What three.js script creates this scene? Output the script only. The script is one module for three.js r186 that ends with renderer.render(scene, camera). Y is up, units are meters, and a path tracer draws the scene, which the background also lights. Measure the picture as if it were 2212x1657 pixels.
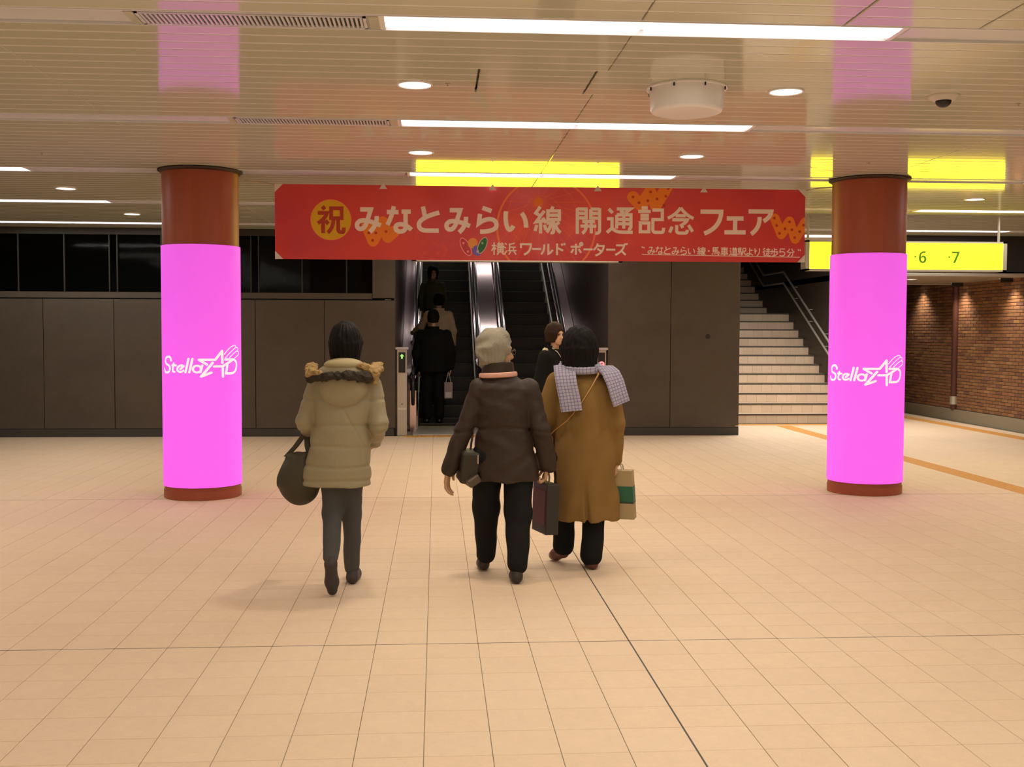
import * as THREE from 'three';
import { RoundedBoxGeometry } from 'three/addons/geometries/RoundedBoxGeometry.js';
import { mergeGeometries } from 'three/addons/utils/BufferGeometryUtils.js';
import { RectAreaLightUniformsLib } from 'three/addons/lights/RectAreaLightUniformsLib.js';

// ------------------------------------------------------------------ camera, light levels, exposure
const W = 2212, H = 1657, F = 2400;
const rad = THREE.MathUtils.degToRad;
const scene = new THREE.Scene();
scene.background = new THREE.Color(0x000000);
const camera = new THREE.PerspectiveCamera(2 * Math.atan(H / 2 / F) * 180 / Math.PI, W / H, 0.05, 100);
camera.rotation.order = 'YXZ';
camera.position.set(0, 1.532, 0);
camera.rotation.set(rad(-2.66), rad(-3.905), rad(0.2));
camera.updateMatrixWorld();
const renderer = new THREE.WebGLRenderer({ antialias: true });
renderer.toneMapping = THREE.LinearToneMapping;
renderer.toneMappingExposure = 1.04;
renderer.shadowMap.enabled = true;
RectAreaLightUniformsLib.init();
const TUBE = new THREE.Color(1.0, 0.945, 0.87);       // fluorescent strips
const LAMP = new THREE.Color(1.0, 0.84, 0.66);       // ceiling downlights
const YELLOW = new THREE.Color(1.0, 0.88, 0.03);     // lit wayfinding signs
const STRIP_NITS = 11, STRIP_GLOW = 2.4, DOWN_CD = 5.5, DOWN_GLOW = 4, SIGN_NITS = 1.5, SIGN_GLOW = 4;

function rectLight(parent, color, nits, w, h, pos, target) {
  const l = new THREE.RectAreaLight(color, nits, w, h);
  l.position.set(...pos); parent.add(l); l.lookAt(new THREE.Vector3(...target)); return l;
}
function spot(parent, color, cd, pos, angle, size = 3, target = [pos[0], pos[1] - 3, pos[2]]) {
  const l = new THREE.SpotLight(color, cd, 0, angle, 0.7, 2);
  l.position.set(...pos); l.target.position.set(...target); parent.add(l, l.target);
  l.castShadow = true; l.shadow.radius = size; return l;
}

// ------------------------------------------------------------------ helpers
let seed = 12345;
const rnd = () => { seed = (seed * 1664525 + 1013904223) >>> 0; return seed / 4294967296; };
const V = (x, y, z) => new THREE.Vector3(x, y, z);
const used = new Map();
function numbered(name) {
  const n = used.get(name) ?? 0; used.set(name, n + 1);
  return n ? name + '_' + String(n).padStart(3, '0') : name;
}
function tag(o, label, category, group) { o.userData.label = label; o.userData.category = category; if (group) o.userData.group = group; return o; }
function thing(name, label, category, pos = [0, 0, 0], turn = 0, group) {
  const o = new THREE.Group(); o.name = numbered(name); o.position.set(...pos); o.rotation.y = turn; scene.add(o);
  return tag(o, label, category, group);
}
function structure(name) { const o = new THREE.Group(); o.name = numbered(name); o.userData.kind = 'structure'; scene.add(o); return o; }
const partCount = new WeakMap();
function part(parent, name, geo, mat, pos) {
  const m = new THREE.Mesh(geo, mat);
  if (!partCount.has(parent)) partCount.set(parent, {});
  const c = partCount.get(parent); c[name] = (c[name] ?? -1) + 1;
  m.name = c[name] ? name + '_' + String(c[name]).padStart(3, '0') : name;
  m.castShadow = m.receiveShadow = true;
  if (pos) m.position.set(...pos);
  parent.add(m); return m;
}
// texture coordinates in metres, by the way each face looks
function metres(g, ox = 0, oy = 0) {
  g = g.index ? g.toNonIndexed() : g; g.computeVertexNormals(); const p = g.attributes.position, uv = new Float32Array(p.count * 2);
  const a = V(), b = V(), c = V(), n = V();
  for (let i = 0; i < p.count; i += 3) {
    a.fromBufferAttribute(p, i); b.fromBufferAttribute(p, i + 1); c.fromBufferAttribute(p, i + 2);
    n.copy(b).sub(a).cross(c.clone().sub(a));
    const ax = Math.abs(n.x), ay = Math.abs(n.y), az = Math.abs(n.z);
    [a, b, c].forEach((v, k) => {
      const [s, t] = ay >= ax && ay >= az ? [v.x, v.z] : ax >= az ? [v.z, v.y] : [v.x, v.y];
      uv[(i + k) * 2] = s + ox; uv[(i + k) * 2 + 1] = t + oy;
    });
  }
  g.setAttribute('uv', new THREE.BufferAttribute(uv, 2)); return g;
}
const box = (w, h, d, x = 0, y = 0, z = 0) => metres(new THREE.BoxGeometry(w, h, d).translate(x, y, z));
const span = (x0, x1, y0, y1, z0, z1) => box(x1 - x0, y1 - y0, Math.abs(z1 - z0), (x0 + x1) / 2, (y0 + y1) / 2, (z0 + z1) / 2);
const rbox = (w, h, d, r, x = 0, y = 0, z = 0) => new RoundedBoxGeometry(w, h, d, 2, r).translate(x, y, z);
const cyl = (r0, r1, h, n = 32) => new THREE.CylinderGeometry(r0, r1, h, n);
const tube = (pts, r, seg = 32, rs = 8) => new THREE.TubeGeometry(new THREE.CatmullRomCurve3(pts.map((p) => V(...p))), seg, r, rs, false);
function poly(pts, r, rs = 8) { // straight-sided pipe with mitred bends
  const path = new THREE.CurvePath();
  for (let i = 1; i < pts.length; i++) path.add(new THREE.LineCurve3(V(...pts[i - 1]), V(...pts[i])));
  return mergeGeometries(pts.slice(1).map((p, i) => new THREE.TubeGeometry(new THREE.LineCurve3(V(...pts[i]), V(...p)), 1, r, rs, false))
    .concat(pts.map((p) => new THREE.SphereGeometry(r, rs, 6).translate(...p))));
}
// a slab with its lower (or upper) edges chamfered
function chamfered(w, h, d, c, up = true) {
  const s = up ? 1 : -1, x = w / 2, z = d / 2, t = h / 2, pts = [];
  const ring = (k, y) => [[-x + k, y, -z + k], [x - k, y, -z + k], [x - k, y, z - k], [-x + k, y, z - k]];
  const R = [ring(0, -t * s), ring(0, (t - c) * s), ring(c, t * s)];
  const quad = (a, b, c2, d2) => { const q = s > 0 ? [a, b, c2, a, c2, d2] : [a, c2, b, a, d2, c2]; q.forEach((v) => pts.push(...v)); };
  for (let k = 0; k < 2; k++) for (let i = 0; i < 4; i++) { const j = (i + 1) % 4; quad(R[k][j], R[k][i], R[k + 1][i], R[k + 1][j]); }
  quad(R[2][3], R[2][2], R[2][1], R[2][0]); quad(R[0][0], R[0][1], R[0][2], R[0][3]);
  const g = new THREE.BufferGeometry(); g.setAttribute('position', new THREE.Float32BufferAttribute(pts, 3)); return g;
}

// ------------------------------------------------------------------ computed textures
function lattice(n, s) { const a = new Float32Array(n * n); let q = s; for (let i = 0; i < n * n; i++) { q = (q * 1664525 + 1013904223) >>> 0; a[i] = q / 4294967296; } return a; }
function noiseField(size, octaves, s) { // tileable value noise in 0..1
  const out = new Float32Array(size * size); let sum = 0;
  for (const [cells, amp] of octaves) {
    const L = lattice(cells, s += 77), k = cells / size; sum += amp;
    for (let y = 0; y < size; y++) for (let x = 0; x < size; x++) {
      const fx = x * k, fy = y * k, ix = Math.floor(fx), iy = Math.floor(fy); let u = fx - ix, v = fy - iy; u = u * u * (3 - 2 * u); v = v * v * (3 - 2 * v);
      const a = L[(iy % cells) * cells + ix % cells], b = L[(iy % cells) * cells + (ix + 1) % cells], c = L[((iy + 1) % cells) * cells + ix % cells], d = L[((iy + 1) % cells) * cells + (ix + 1) % cells];
      out[y * size + x] += amp * ((a * (1 - u) + b * u) * (1 - v) + (c * (1 - u) + d * u) * v);
    }
  }
  for (let i = 0; i < out.length; i++) out[i] /= sum; return out;
}
function dataTex(size, repeat, fill, srgb) {
  const d = new Uint8Array(size * size * 4);
  for (let i = 0; i < size * size; i++) { const c = fill(i); for (let k = 0; k < 3; k++) d[i * 4 + k] = Math.max(0, Math.min(255, Math.round(c[k] * 255))); d[i * 4 + 3] = 255; }
  const t = new THREE.DataTexture(d, size, size); t.magFilter = THREE.LinearFilter; t.minFilter = THREE.LinearMipmapLinearFilter; t.generateMipmaps = true;
  t.wrapS = t.wrapT = THREE.RepeatWrapping; t.repeat.set(repeat, repeat); if (srgb) t.colorSpace = THREE.SRGBColorSpace; t.needsUpdate = true; return t;
}
const fine = noiseField(256, [[16, 1], [48, 1], [128, 1.2]], 5), broad = noiseField(256, [[4, 1.5], [9, 1], [24, .7], [80, .5]], 9);
const grainMap = dataTex(256, 2.0, (i) => { const v = .94 + .10 * (fine[i] - .5) + .05 * (broad[i] - .5); return [v, v, v]; });   // multiplies the tile colours
const mottleMap = dataTex(256, .7, (i) => { const v = .86 + .35 * (broad[i] - .5); return [v, v, v]; });
const bumpFine = dataTex(256, 3, (i) => [fine[i], fine[i], fine[i]]);
const bumpBroad = dataTex(256, 1.1, (i) => [broad[i], broad[i], broad[i]]);
const weave = dataTex(256, 14, (i) => { const x = i % 256, y = i >> 8, v = .5 + .25 * Math.sin(x * Math.PI / 4) * Math.cos(y * Math.PI / 4) + .4 * (fine[i] - .5); return [v, v, v]; });
const lin = (r, g, b) => new THREE.Color().setRGB(r, g, b);
const std = (r, g, b, rough, o = {}) => new THREE.MeshStandardMaterial({ color: lin(r, g, b), roughness: rough, ...o });
const phys = (r, g, b, rough, o = {}) => new THREE.MeshPhysicalMaterial({ color: lin(r, g, b), roughness: rough, ...o });
const glow = (c, k) => new THREE.MeshStandardMaterial({ color: lin(.8, .8, .8), roughness: .5, emissive: c, emissiveIntensity: k });

const M = {
  tile: [[.72, .557, .395], [.73, .567, .405], [.71, .548, .388], [.722, .56, .40], [.725, .558, .392]].map((c) => std(...c, .72, { map: grainMap, bumpMap: bumpFine, bumpScale: .0004 })),
  grout: std(.24, .20, .15, .9, { map: grainMap }),
  joint: std(.07, .065, .055, .7),
  tactile: std(.62, .30, .06, .6, { map: grainMap }),
  slat: phys(.61, .60, .47, .075, { ior: 1.5, specularIntensity: .45 }),
  joinStrip: phys(.86, .83, .84, .2, { ior: 1.5 }),
  ceilingBack: std(.35, .33, .3, .9),
  channel: phys(.70, .70, .74, .25, { ior: 1.5 }),
  channelSide: std(.80, .80, .84, .4),
  white: phys(.88, .86, .86, .3),
  black: std(.012, .012, .012, .35),
  dark: std(.02, .018, .016, .6),
  panel: phys(.105, .082, .06, .5, { bumpMap: bumpFine, bumpScale: .0003, map: mottleMap }),
  plinth: std(.055, .05, .043, .6),
  frame: std(.045, .04, .032, .45, { metalness: .3 }),
  glass: new THREE.MeshPhysicalMaterial({ color: lin(.55, .6, .58), roughness: .06, transmission: 1, thickness: 0, ior: 1.5, specularIntensity: .25 }),
  column: phys(.40, .088, .034, .42, { bumpMap: bumpFine, bumpScale: .0004, map: mottleMap }),
  steel: new THREE.MeshPhysicalMaterial({ color: lin(.58, .45, .46), metalness: 1, roughness: .11 }),
  steelDull: std(.56, .52, .44, .42, { metalness: .55 }),
  rubber: std(.03, .025, .026, .35),
  step: std(.022, .022, .018, .5), stepEdge: std(.11, .10, .06, .6),
  darkWall: phys(.085, .062, .045, .5, { map: mottleMap }),
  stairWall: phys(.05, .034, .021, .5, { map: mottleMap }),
  stairTile: [[.66, .50, .36], [.69, .53, .38], [.64, .485, .345]].map((c) => std(...c, .5, { map: grainMap })),
  nosing: std(.07, .06, .045, .7),
  brick: std(1, 1, 1, .85, { bumpMap: bumpFine, bumpScale: .002 }),
  mortar: std(.10, .07, .05, .95),
  skirting: std(.28, .24, .16, .6),
  lowCeiling: std(.30, .25, .18, .55),
  plaster: std(.55, .48, .38, .8),
};

// ------------------------------------------------------------------ pixel to place (used for measuring the banner print and the small fittings)
const survey = { at: V(0, 1.532, 0), turn: new THREE.Quaternion().setFromEuler(new THREE.Euler(rad(-2.66), rad(-3.905), rad(0.2), 'YXZ')) };
function ray(px, py) { return V((px - W / 2) / F, -(py - H / 2) / F, -1).applyQuaternion(survey.turn); }
function onPlane(px, py, axis, v) { const d = ray(px, py), c = survey.at, t = (v - c[axis]) / d[axis]; return V(c.x + d.x * t, c.y + d.y * t, c.z + d.z * t); }
const CEIL = 3.0, onFloor = (px, py) => onPlane(px, py, 'y', 0), onCeil = (px, py) => onPlane(px, py, 'y', CEIL);

// ================================================================== THE SETTING
const XL = -9, XR = 9.1, ZF = 4.2, ZW = -16.3;     // side walls, wall behind the camera, wall with the escalators

// floor: square tiles on a mortar bed; the largest 300 in view are pieces of their own
{
  const floor = structure('floor');
  part(floor, 'mortar_bed', span(XL - .3, XR + .3, -.3, -.004, ZF + .3, -26), M.grout);
  const PX = .2503, PZ = .242, X0 = -.045, Z0 = -5.405, G = .0026;
  const geos = [0, 1, 2, 3].map((k) => metres(chamfered(PX - G, .02, PZ - G, .0012), k * .31, k * .17));
  const inView = [], rest = [];
  for (let j = -42; j < 86; j++) for (let i = -36; i < 36; i++) {
    const x = X0 + (i + .5) * PX, z = Z0 - (j - .5) * PZ;
    if (x < XL || x > XR || z > ZF || z < -26) continue;
    if (z < ZW + .05 && (x < 4.4 || z < -18.3 && x < 7.0)) continue;
    const d = -z, px = x - .068 * d, seen = d > 3.6 && Math.abs(px) < d * .465 + .1;
    (seen ? inView : rest).push([x, z, d]);
  }
  inView.sort((a, b) => a[2] - b[2]);
  inView.forEach(([x, z], n) => { if (n < 300) part(floor, 'floor_tile', geos[Math.floor(rnd() * 4)], M.tile[Math.floor(rnd() * 5)], [x, -.01 - rnd() * .0004, z]); else rest.push([x, z]); });
  const im = new THREE.InstancedMesh(geos[0], std(1, 1, 1, .72, { map: grainMap, bumpMap: bumpFine, bumpScale: .0004 }), rest.length), m4 = new THREE.Matrix4(), c = new THREE.Color();
  rest.forEach(([x, z], n) => { im.setMatrixAt(n, m4.makeTranslation(x, -.01 - rnd() * .0004, z)); im.setColorAt(n, c.copy(M.tile[Math.floor(rnd() * 5)].color)); });
  im.name = 'distant_floor_tiles'; im.userData.kind = 'stuff'; im.receiveShadow = true; floor.add(im);
  part(floor, 'movement_joint', span(.9525, .9595, -.004, .0006, ZF, ZW), M.joint);
  for (const z of [-5.405 + .0, -10.245]) part(floor, 'movement_joint', span(XL, XR, -.004, .0005, z + .002, z - .002), M.joint);
  // yellow guide strips let into the floor
  const blister = mergeGeometries([metres(chamfered(.246, .012, .238, .002))].concat(...[0, 1, 2, 3].map((i) => [0, 1, 2, 3].map((j) =>
    metres(new THREE.CylinderGeometry(.012, .017, .004, 8).translate((i - 1.5) * .06, .008, (j - 1.5) * .058))))));
  const strip = (label, list) => { const t = thing('tactile_strip', label, 'guide strip'); for (const [x, z] of list) part(t, 'tactile_tile', blister, M.tactile, [x, -.0035, z]); };
  const col = (x, z0, z1) => { const l = []; for (let z = z0; z > z1; z -= PZ) l.push([x, z]); return l; }, row = (z, x0, x1) => { const l = []; for (let x = x0; x < x1; x += PX) l.push([x, z]); return l; };
  strip('ochre guide strip running across the floor toward the stair foot, behind the right column', col(5.71, -8.6, -17.9));
  strip('ochre guide strip along the foot of the brown brick wall', col(8.56, -13.5, -21));
  strip('ochre guide strip laid across the foot of the pale tiled stairs', row(-18.14, 4.6, 7.05));
  strip('short ochre guide strip in front of the escalator landing plates', row(-16.24, -.35, 2.3));
}

// ceiling: enamelled slats between light channels
const ROWS = [2.25, -.3, -2.84, -5.39, -7.93, -10.48, -13.03, -15.58], CW = .25;
{
  const ceiling = structure('ceiling');
  part(ceiling, 'ceiling_slab', span(XL - .3, XR + .3, CEIL + .05, CEIL + .4, ZF + .3, ZW), M.ceilingBack);
  const cuts = [XL, -2.245, .967, 4.18, XR], pitch = (2.547 - CW) / 15, cache = new Map(), hidden = [], joins = [];
  const slat = (x0, x1, z) => {
    const key = (x1 - x0).toFixed(3); if (!cache.has(key)) cache.set(key, metres(chamfered(x1 - x0 - .004, .02, pitch - .016, .004, false)));
    const at = [(x0 + x1) / 2, CEIL + .01, z];
    if (z > -4.4) hidden.push(cache.get(key).clone().translate(...at)); else part(ceiling, 'ceiling_slat', cache.get(key), M.slat, at);
  };
  const rowsZ = [ZF - .0].concat(ROWS, [ZW - .8]);
  for (let b = 0; b + 1 < rowsZ.length; b++) {
    let z = rowsZ[b] - (b ? CW / 2 : 0) - pitch / 2, end = rowsZ[b + 1] + CW / 2;
    for (let k = 0; k < 15 && z > end && z > ZW; k++, z -= pitch) {
      let xs = cuts.slice();
      if (z > -4.4) xs = [XL, XR];
      if (b === 3 && z < -4.4) xs = [XL, -2.245, .967, 1.945, 2.614, 4.18, XR];
      if (b === 4 && z < -6.25 && z > -6.95) xs = [XL, -2.245, .24, .905, 4.18, XR];
      const hatch = (x) => [1.945, 2.614, .24, .905].includes(x) ? .004 : 0;
      for (let i = 0; i + 1 < xs.length; i++) joins.push(span(xs[i] + .002 + hatch(xs[i]), xs[i + 1] - .002 - hatch(xs[i + 1]), CEIL + .0015, CEIL + .012, z - pitch / 2 + .0085, z - pitch / 2 - .0085)), slat(xs[i] + hatch(xs[i]), xs[i + 1] - hatch(xs[i + 1]), z);
    }
  }
  const back = part(ceiling, 'rear_ceiling_slats', mergeGeometries(hidden), M.slat); back.userData.kind = 'stuff';
  part(ceiling, 'joint_strips', mergeGeometries(joins), M.joinStrip).userData.kind = 'stuff';
  for (const z of ROWS) { // the channels that hold the strips
    const t = .004;
    for (const s of [-1, 1]) part(ceiling, 'channel_lip', span(XL, XR, CEIL - .004, CEIL + .045, z + s * (CW / 2 - t) - t, z + s * (CW / 2 - t) + t), M.channelSide);
    const gaps = [[XL, -6.25], [-3.68, -.29], [2.29, 5.71], [8.26, XR]];
    for (const [a, b2] of gaps) part(ceiling, 'channel_cover', metres(chamfered(b2 - a, .02, CW - .02, .008, false)), M.channel, [(a + b2) / 2, CEIL + .018, z]);
  }
}
const ROWNAME = ['', '', '', 'row nearest the viewpoint', 'second row, above the banner', 'row at the banner top edge', 'row just behind the banner', 'last row beside the far wall'];
ROWS.forEach((z, r) => {
  [[-6.23, -3.7], [-.27, 2.27], [5.73, 8.24]].forEach(([a, b], c) => {
    const where = ['at hall left', 'at mid hall', 'at hall right'][c];
    const t = thing('light_strip', r < 3 ? 'white ceiling strip light ' + where + ', ' + ['farthest', 'second', 'first'][r] + ' row behind the viewpoint' : 'white ceiling strip light ' + where + ', ' + ROWNAME[r], 'ceiling light', [(a + b) / 2, CEIL, z], 0, 'ceiling strip lights');
    const w = b - a;
    part(t, 'housing', box(w, .03, CW - .014, 0, .034, 0), M.white);
    for (const s of [-1, 1]) part(t, 'tube', glowTube(w / 2 - .012), M.tubeGlow, [s * w / 4, .012, 0]);
    for (const s of [-1, 1]) part(t, 'end_cap', rbox(.03, .03, CW - .02, .004), M.white, [s * (w / 2 - .012), .012, 0]);
    rectLight(t, TUBE, STRIP_NITS, w - .05, .18, [0, -.004, 0], [(a + b) / 2, 0, z]);
  });
});
function glowTube(w) {
  M.tubeGlow ??= glow(TUBE.clone().lerp(lin(1, 1, 1), .7), STRIP_GLOW);
  const s = new THREE.Shape(); const r = .09; s.moveTo(-r, .012); s.lineTo(-r, 0); s.quadraticCurveTo(-r, -.014, -r + .03, -.014); s.lineTo(r - .03, -.014); s.quadraticCurveTo(r, -.014, r, 0); s.lineTo(r, .012); s.closePath();
  return new THREE.ExtrudeGeometry(s, { depth: w - .02, bevelEnabled: false, curveSegments: 6 }).translate(0, 0, -(w - .02) / 2).rotateY(Math.PI / 2);
}
// air grilles in the channels left of the middle strips
[[-5.39, 'slotted grey air grille at the left end of the nearest ceiling light'], [-7.93, 'thin slotted air grille in the second ceiling channel']].forEach(([z, label]) => {
  const t = thing('air_grille', label, 'air grille', [-.86, CEIL, z]);
  part(t, 'grille_frame', mergeGeometries([span(-.53, .53, -.006, .012, .10, .085), span(-.53, .53, -.006, .012, -.10, -.085), span(-.53, -.515, -.006, .012, .1, -.1), span(.515, .53, -.006, .012, .1, -.1)]), M.channel);
  part(t, 'grille_backing', span(-.52, .52, .004, .0075, .09, -.09), M.dark);
  const fins = []; for (let i = 0; i < 48; i++) fins.push(box(.011, .012, .16, -.505 + i * .0215, .0, 0).rotateY(0));
  part(t, 'fins', mergeGeometries(fins), M.channel).userData.kind = 'stuff';
  part(t, 'end_piece', rbox(.04, .01, .2, .003), M.slat, [-.56, 0, 0]); part(t, 'end_piece', rbox(.05, .01, .2, .003), M.slat, [.565, 0, 0]);
});
// downlights
M.lampGlow = glow(lin(1, .96, .88), DOWN_GLOW);
function downlight(x, y, z, label, cd, angle = 1.05, r = .095, shield = false) {
  const t = thing('downlight', label, 'ceiling light', [x, y, z], 0, 'round downlights');
  part(t, 'trim_ring', new THREE.TorusGeometry(r + .006, .008, 10, 40).rotateX(Math.PI / 2), M.white, [0, -.002, 0]);
  part(t, 'lens', new THREE.CircleGeometry(r, 32).rotateX(Math.PI / 2), M.lampGlow, [0, -.003, 0]);
  if (shield) part(t, 'shield', rbox(.2, .07, .008, .002), M.dark, [0, -.03, r + .03]);
  spot(t, LAMP, cd, [0, -.03, 0], angle, 4);
}
{
  const zs = [3.6, 1.0, -1.6, -4.15, -6.70, -9.20, -11.85, -14.36], near = ['', '', '', '', 'level with the white ceiling drum', 'above the banner, nearer than the columns', 'beyond the columns', 'close to the far wall'];
  zs.forEach((z, r) => [-3.82, -.127, 2.12, 5.87].forEach((x, c) => {
    const side = ['left of the hall', 'middle left', 'middle right', 'right of the hall'][c];
    downlight(x, CEIL, z, r < 4 ? 'round white downlight ' + ['farthest', 'third', 'second', 'first'][r] + ' row behind the viewpoint, ' + side : 'round white downlight ' + near[r] + ', ' + side, DOWN_CD);
  }));
}

// back wall, left of the escalators: dark panels, plinth, glazed band above
const OP0 = -.6, OP1 = 2.53, BX = 4.51;
{
  const w = structure('wall_back');
  part(w, 'wall_core', span(XL - .3, OP0 - .02, 0, 1.99, ZW - .04, ZW - .3), M.dark);
  part(w, 'plinth', span(XL, OP0, 0, .115, ZW + .0, ZW - .05), M.plinth);
  const xs = [XL, -8.62, -7.62, -6.62, -5.6, -4.61, -3.61, -2.61, -1.62, OP0];
  for (let i = 0; i + 1 < xs.length; i++) part(w, 'wall_panel', metres(rbox(xs[i + 1] - xs[i] - .008, 1.86, .04, .004), i * .37), M.panel, [(xs[i] + xs[i + 1]) / 2, .12 + .93, ZW + .003 - .02]);
  part(w, 'end_panel', metres(rbox(.32, .95, .05, .004)), M.panel, [OP0 - .165, 2.0 + .49, ZW - .022]);
  part(w, 'panel_return', span(OP0 - .012, OP0, 0, CEIL + .05, ZW, ZW - .9), M.panel);
  part(w, 'corner_clip', rbox(.09, .008, .008, .002), M.steelDull, [OP0 - .1, 1.993, ZW + .002]);
  const r = structure('wall_block');
  const xr = [OP1, 3.47, BX];
  part(r, 'wall_core', span(OP1 + .03, BX - .03, 0, CEIL + .05, ZW - .04, ZW - 4.2), M.dark);
  for (let i = 0; i < 2; i++) part(r, 'wall_panel', metres(rbox(xr[i + 1] - xr[i] - .008, 2.875, .04, .004), i * .53), M.panel, [(xr[i] + xr[i + 1]) / 2, .12 + 1.4375, ZW + .003 - .02]);
  part(r, 'plinth', span(OP1, BX, 0, .115, ZW, ZW - .05), M.plinth);
  part(r, 'side_panel', span(BX - .04, BX, 0, CEIL + 3.5, ZW - .004, ZW - 9.5), M.panel);
  part(r, 'corner_clip', rbox(.05, .015, .012, .003), M.steel, [BX - .03, .14, ZW + .004]);
  part(r, 'lock', new THREE.CylinderGeometry(.035, .035, .01, 24).rotateX(Math.PI / 2), M.dark, onPlane(1529, 727, 'z', ZW + .004).toArray());
}
{ // glazed band: three panes between double mullions
  const win = structure('window_1'), z = ZW - .02, x1 = OP0 - .33;
  part(win, 'sill', span(XL, x1, 2.0, 2.085, z, z - .07), M.panel);
  part(win, 'head', span(XL, OP0, 2.905, CEIL + .05, z, z - .07), M.frame);
  const mull = []; for (let k = 0; k < 5; k++) { const b = -.94 - k * 2.0; mull.push(b - .36, b - 1.0, b - 1.62, b - 1.73); }
  for (const x of mull) if (x > XL) part(win, 'mullion', rbox(.018, .83, .03, .004), M.frame, [x, 2.495, z - .01]);
  const edges = [x1].concat(mull.filter((x) => x > XL), [XL]);
  for (let i = 0; i + 1 < edges.length; i++) if (edges[i] - edges[i + 1] > .2) part(win, 'pane', new THREE.PlaneGeometry(edges[i] - edges[i + 1] - .016, .82), M.glass, [(edges[i] + edges[i + 1]) / 2, 2.495, z - .03]);
  const room = structure('wall_room_behind_glass');
  part(room, 'back', span(XL - .3, OP0 - .1, 1.99, CEIL + .05, ZW - 2.6, ZW - 2.8), M.dark);
  part(room, 'room_floor', span(XL - .3, OP0 - .1, 1.9, 1.99, ZW - .3, ZW - 2.6), M.dark);
  part(room, 'room_ceiling', span(XL - .3, OP0 - .1, CEIL + .05, CEIL + .3, ZW, ZW - 2.8), M.dark);
  part(room, 'room_end', span(XL - .3, XL, 1.9, CEIL + .05, ZW, ZW - 2.8), M.dark);
}
// side walls and the wall behind the viewpoint
part(structure('wall_left'), 'wall_panel', span(XL - .3, XL, -.3, CEIL + .4, ZF + .3, ZW), M.panel);
part(structure('wall_front'), 'wall_panel', span(XL - .3, XR + .3, -.3, CEIL + .4, ZF, ZF + .3), M.plaster);
{ // brick wall on the right
  const w = structure('wall_right');
  part(w, 'mortar', span(XR, XR + .3, -.3, CEIL + .4, ZF + .3, -26), M.mortar);
  part(w, 'skirting', span(XR - .05, XR + .01, 0, .2, ZF, -25), M.skirting);
  const L = .19, Hh = .055, list = [];
  for (let k = 0; k < 51; k++) for (let j = 0; j < 75; j++) { const z = -11 - j * (L + .01) - (k % 2) * .1, y = .205 + k * (Hh + .0) + .03; if (y < CEIL) list.push([y, z]); }
  const im = new THREE.InstancedMesh(metres(rbox(.03, Hh - .009, L, .004)), M.brick, list.length), m4 = new THREE.Matrix4(), c = new THREE.Color();
  list.forEach(([y, z], n) => {
    im.setMatrixAt(n, m4.makeTranslation(XR + .004 + rnd() * .004, y, z));
    const t = rnd(), k = .85 + rnd() * .3; im.setColorAt(n, t < .12 ? c.setRGB(.19 * k, .085 * k, .05 * k) : t < .3 ? c.setRGB(.30 * k, .155 * k, .06 * k) : c.setRGB(.26 * k, .118 * k, .05 * k));
  });
  im.name = 'bricks'; im.userData.kind = 'stuff'; im.receiveShadow = true; w.add(im);
  part(w, 'drain_pipe', mergeGeometries([new THREE.CylinderGeometry(.06, .06, 2.2, 20).translate(0, 1.3, 0), new THREE.CylinderGeometry(.075, .075, .06, 20).translate(0, 2.2, 0)]), std(.09, .03, .02, .5), [XR - .03, 0, -18.9]);
  part(w, 'pipe_coupling', new THREE.CylinderGeometry(.07, .07, .14, 20), M.steelDull, [XR - .03, .36, -18.9]);
}
{ // lower ceiling over the passage beside the stairs, and the dark fascia above its edge
  const c = structure('ceiling_passage'), x0 = 7.0;
  part(c, 'soffit', span(x0, XR, 2.4, 2.46, ZW, -19), M.lowCeiling);
  part(c, 'fascia', span(x0, XR, 2.44, CEIL + .05, ZW, ZW - .12), M.dark);
  part(c, 'edge_trim', rbox(XR - x0, .05, .05, .008), M.steelDull, [(x0 + XR) / 2, 2.415, ZW + .01]);
  part(c, 'edge_trim', rbox(XR - x0, .04, .05, .008), M.steelDull, [(x0 + XR) / 2, 2.40, -19]);
  part(c, 'soffit', span(x0, XR, 2.46, 2.56, -19, -26), M.dark);
  part(structure('wall_passage_end'), 'wall_panel', span(x0, XR + .3, -.3, 2.6, -25.4, -25.7), M.darkWall);
}
[[7.62, -17.45, 'small downlight in the low ceiling beside the lit platform sign'], [8.9, -16.95, 'downlight close to the brick wall, nearest of the wall washers'], [8.9, -18.6, 'downlight close to the brick wall, above the drain pipe'], [8.9, -20.25, 'downlight close to the brick wall, farthest of the wall washers']]
  .forEach(([x, z, label], i) => downlight(x, z < -19 ? 2.46 : 2.4, z, label, i ? 4.5 : 2.5, i ? .95 : .85, i ? .06 : .08, i > 0));

// columns
function column(x, label) {
  const z = -10.46, R = .343;
  const t = thing('column', label, 'column', [x, 0, z]);
  part(t, 'shaft', new THREE.LatheGeometry([[R + .004, 0], [R + .006, .004], [R + .006, .075], [R, .08], [R, CEIL + .02]].map((p) => new THREE.Vector2(...p)), 96), M.column);
  part(t, 'collar', new THREE.LatheGeometry([[R, CEIL - .03], [R + .012, CEIL - .028], [R + .035, CEIL - .012], [R + .037, CEIL - .002], [R, CEIL - .001]].map((p) => new THREE.Vector2(...p)), 96), std(.035, .012, .008, .5));
  const seam = part(t, 'seam_joint', span(-.002, .002, .08, CEIL - .03, R + .0005, R - .004), M.dark); seam.rotation.y = 2.2;
}
column(-2.165, 'round red-brown column on the left with a dark collar at the ceiling');
column(4.14, 'round red-brown column on the right, in front of the stair foot');

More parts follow.
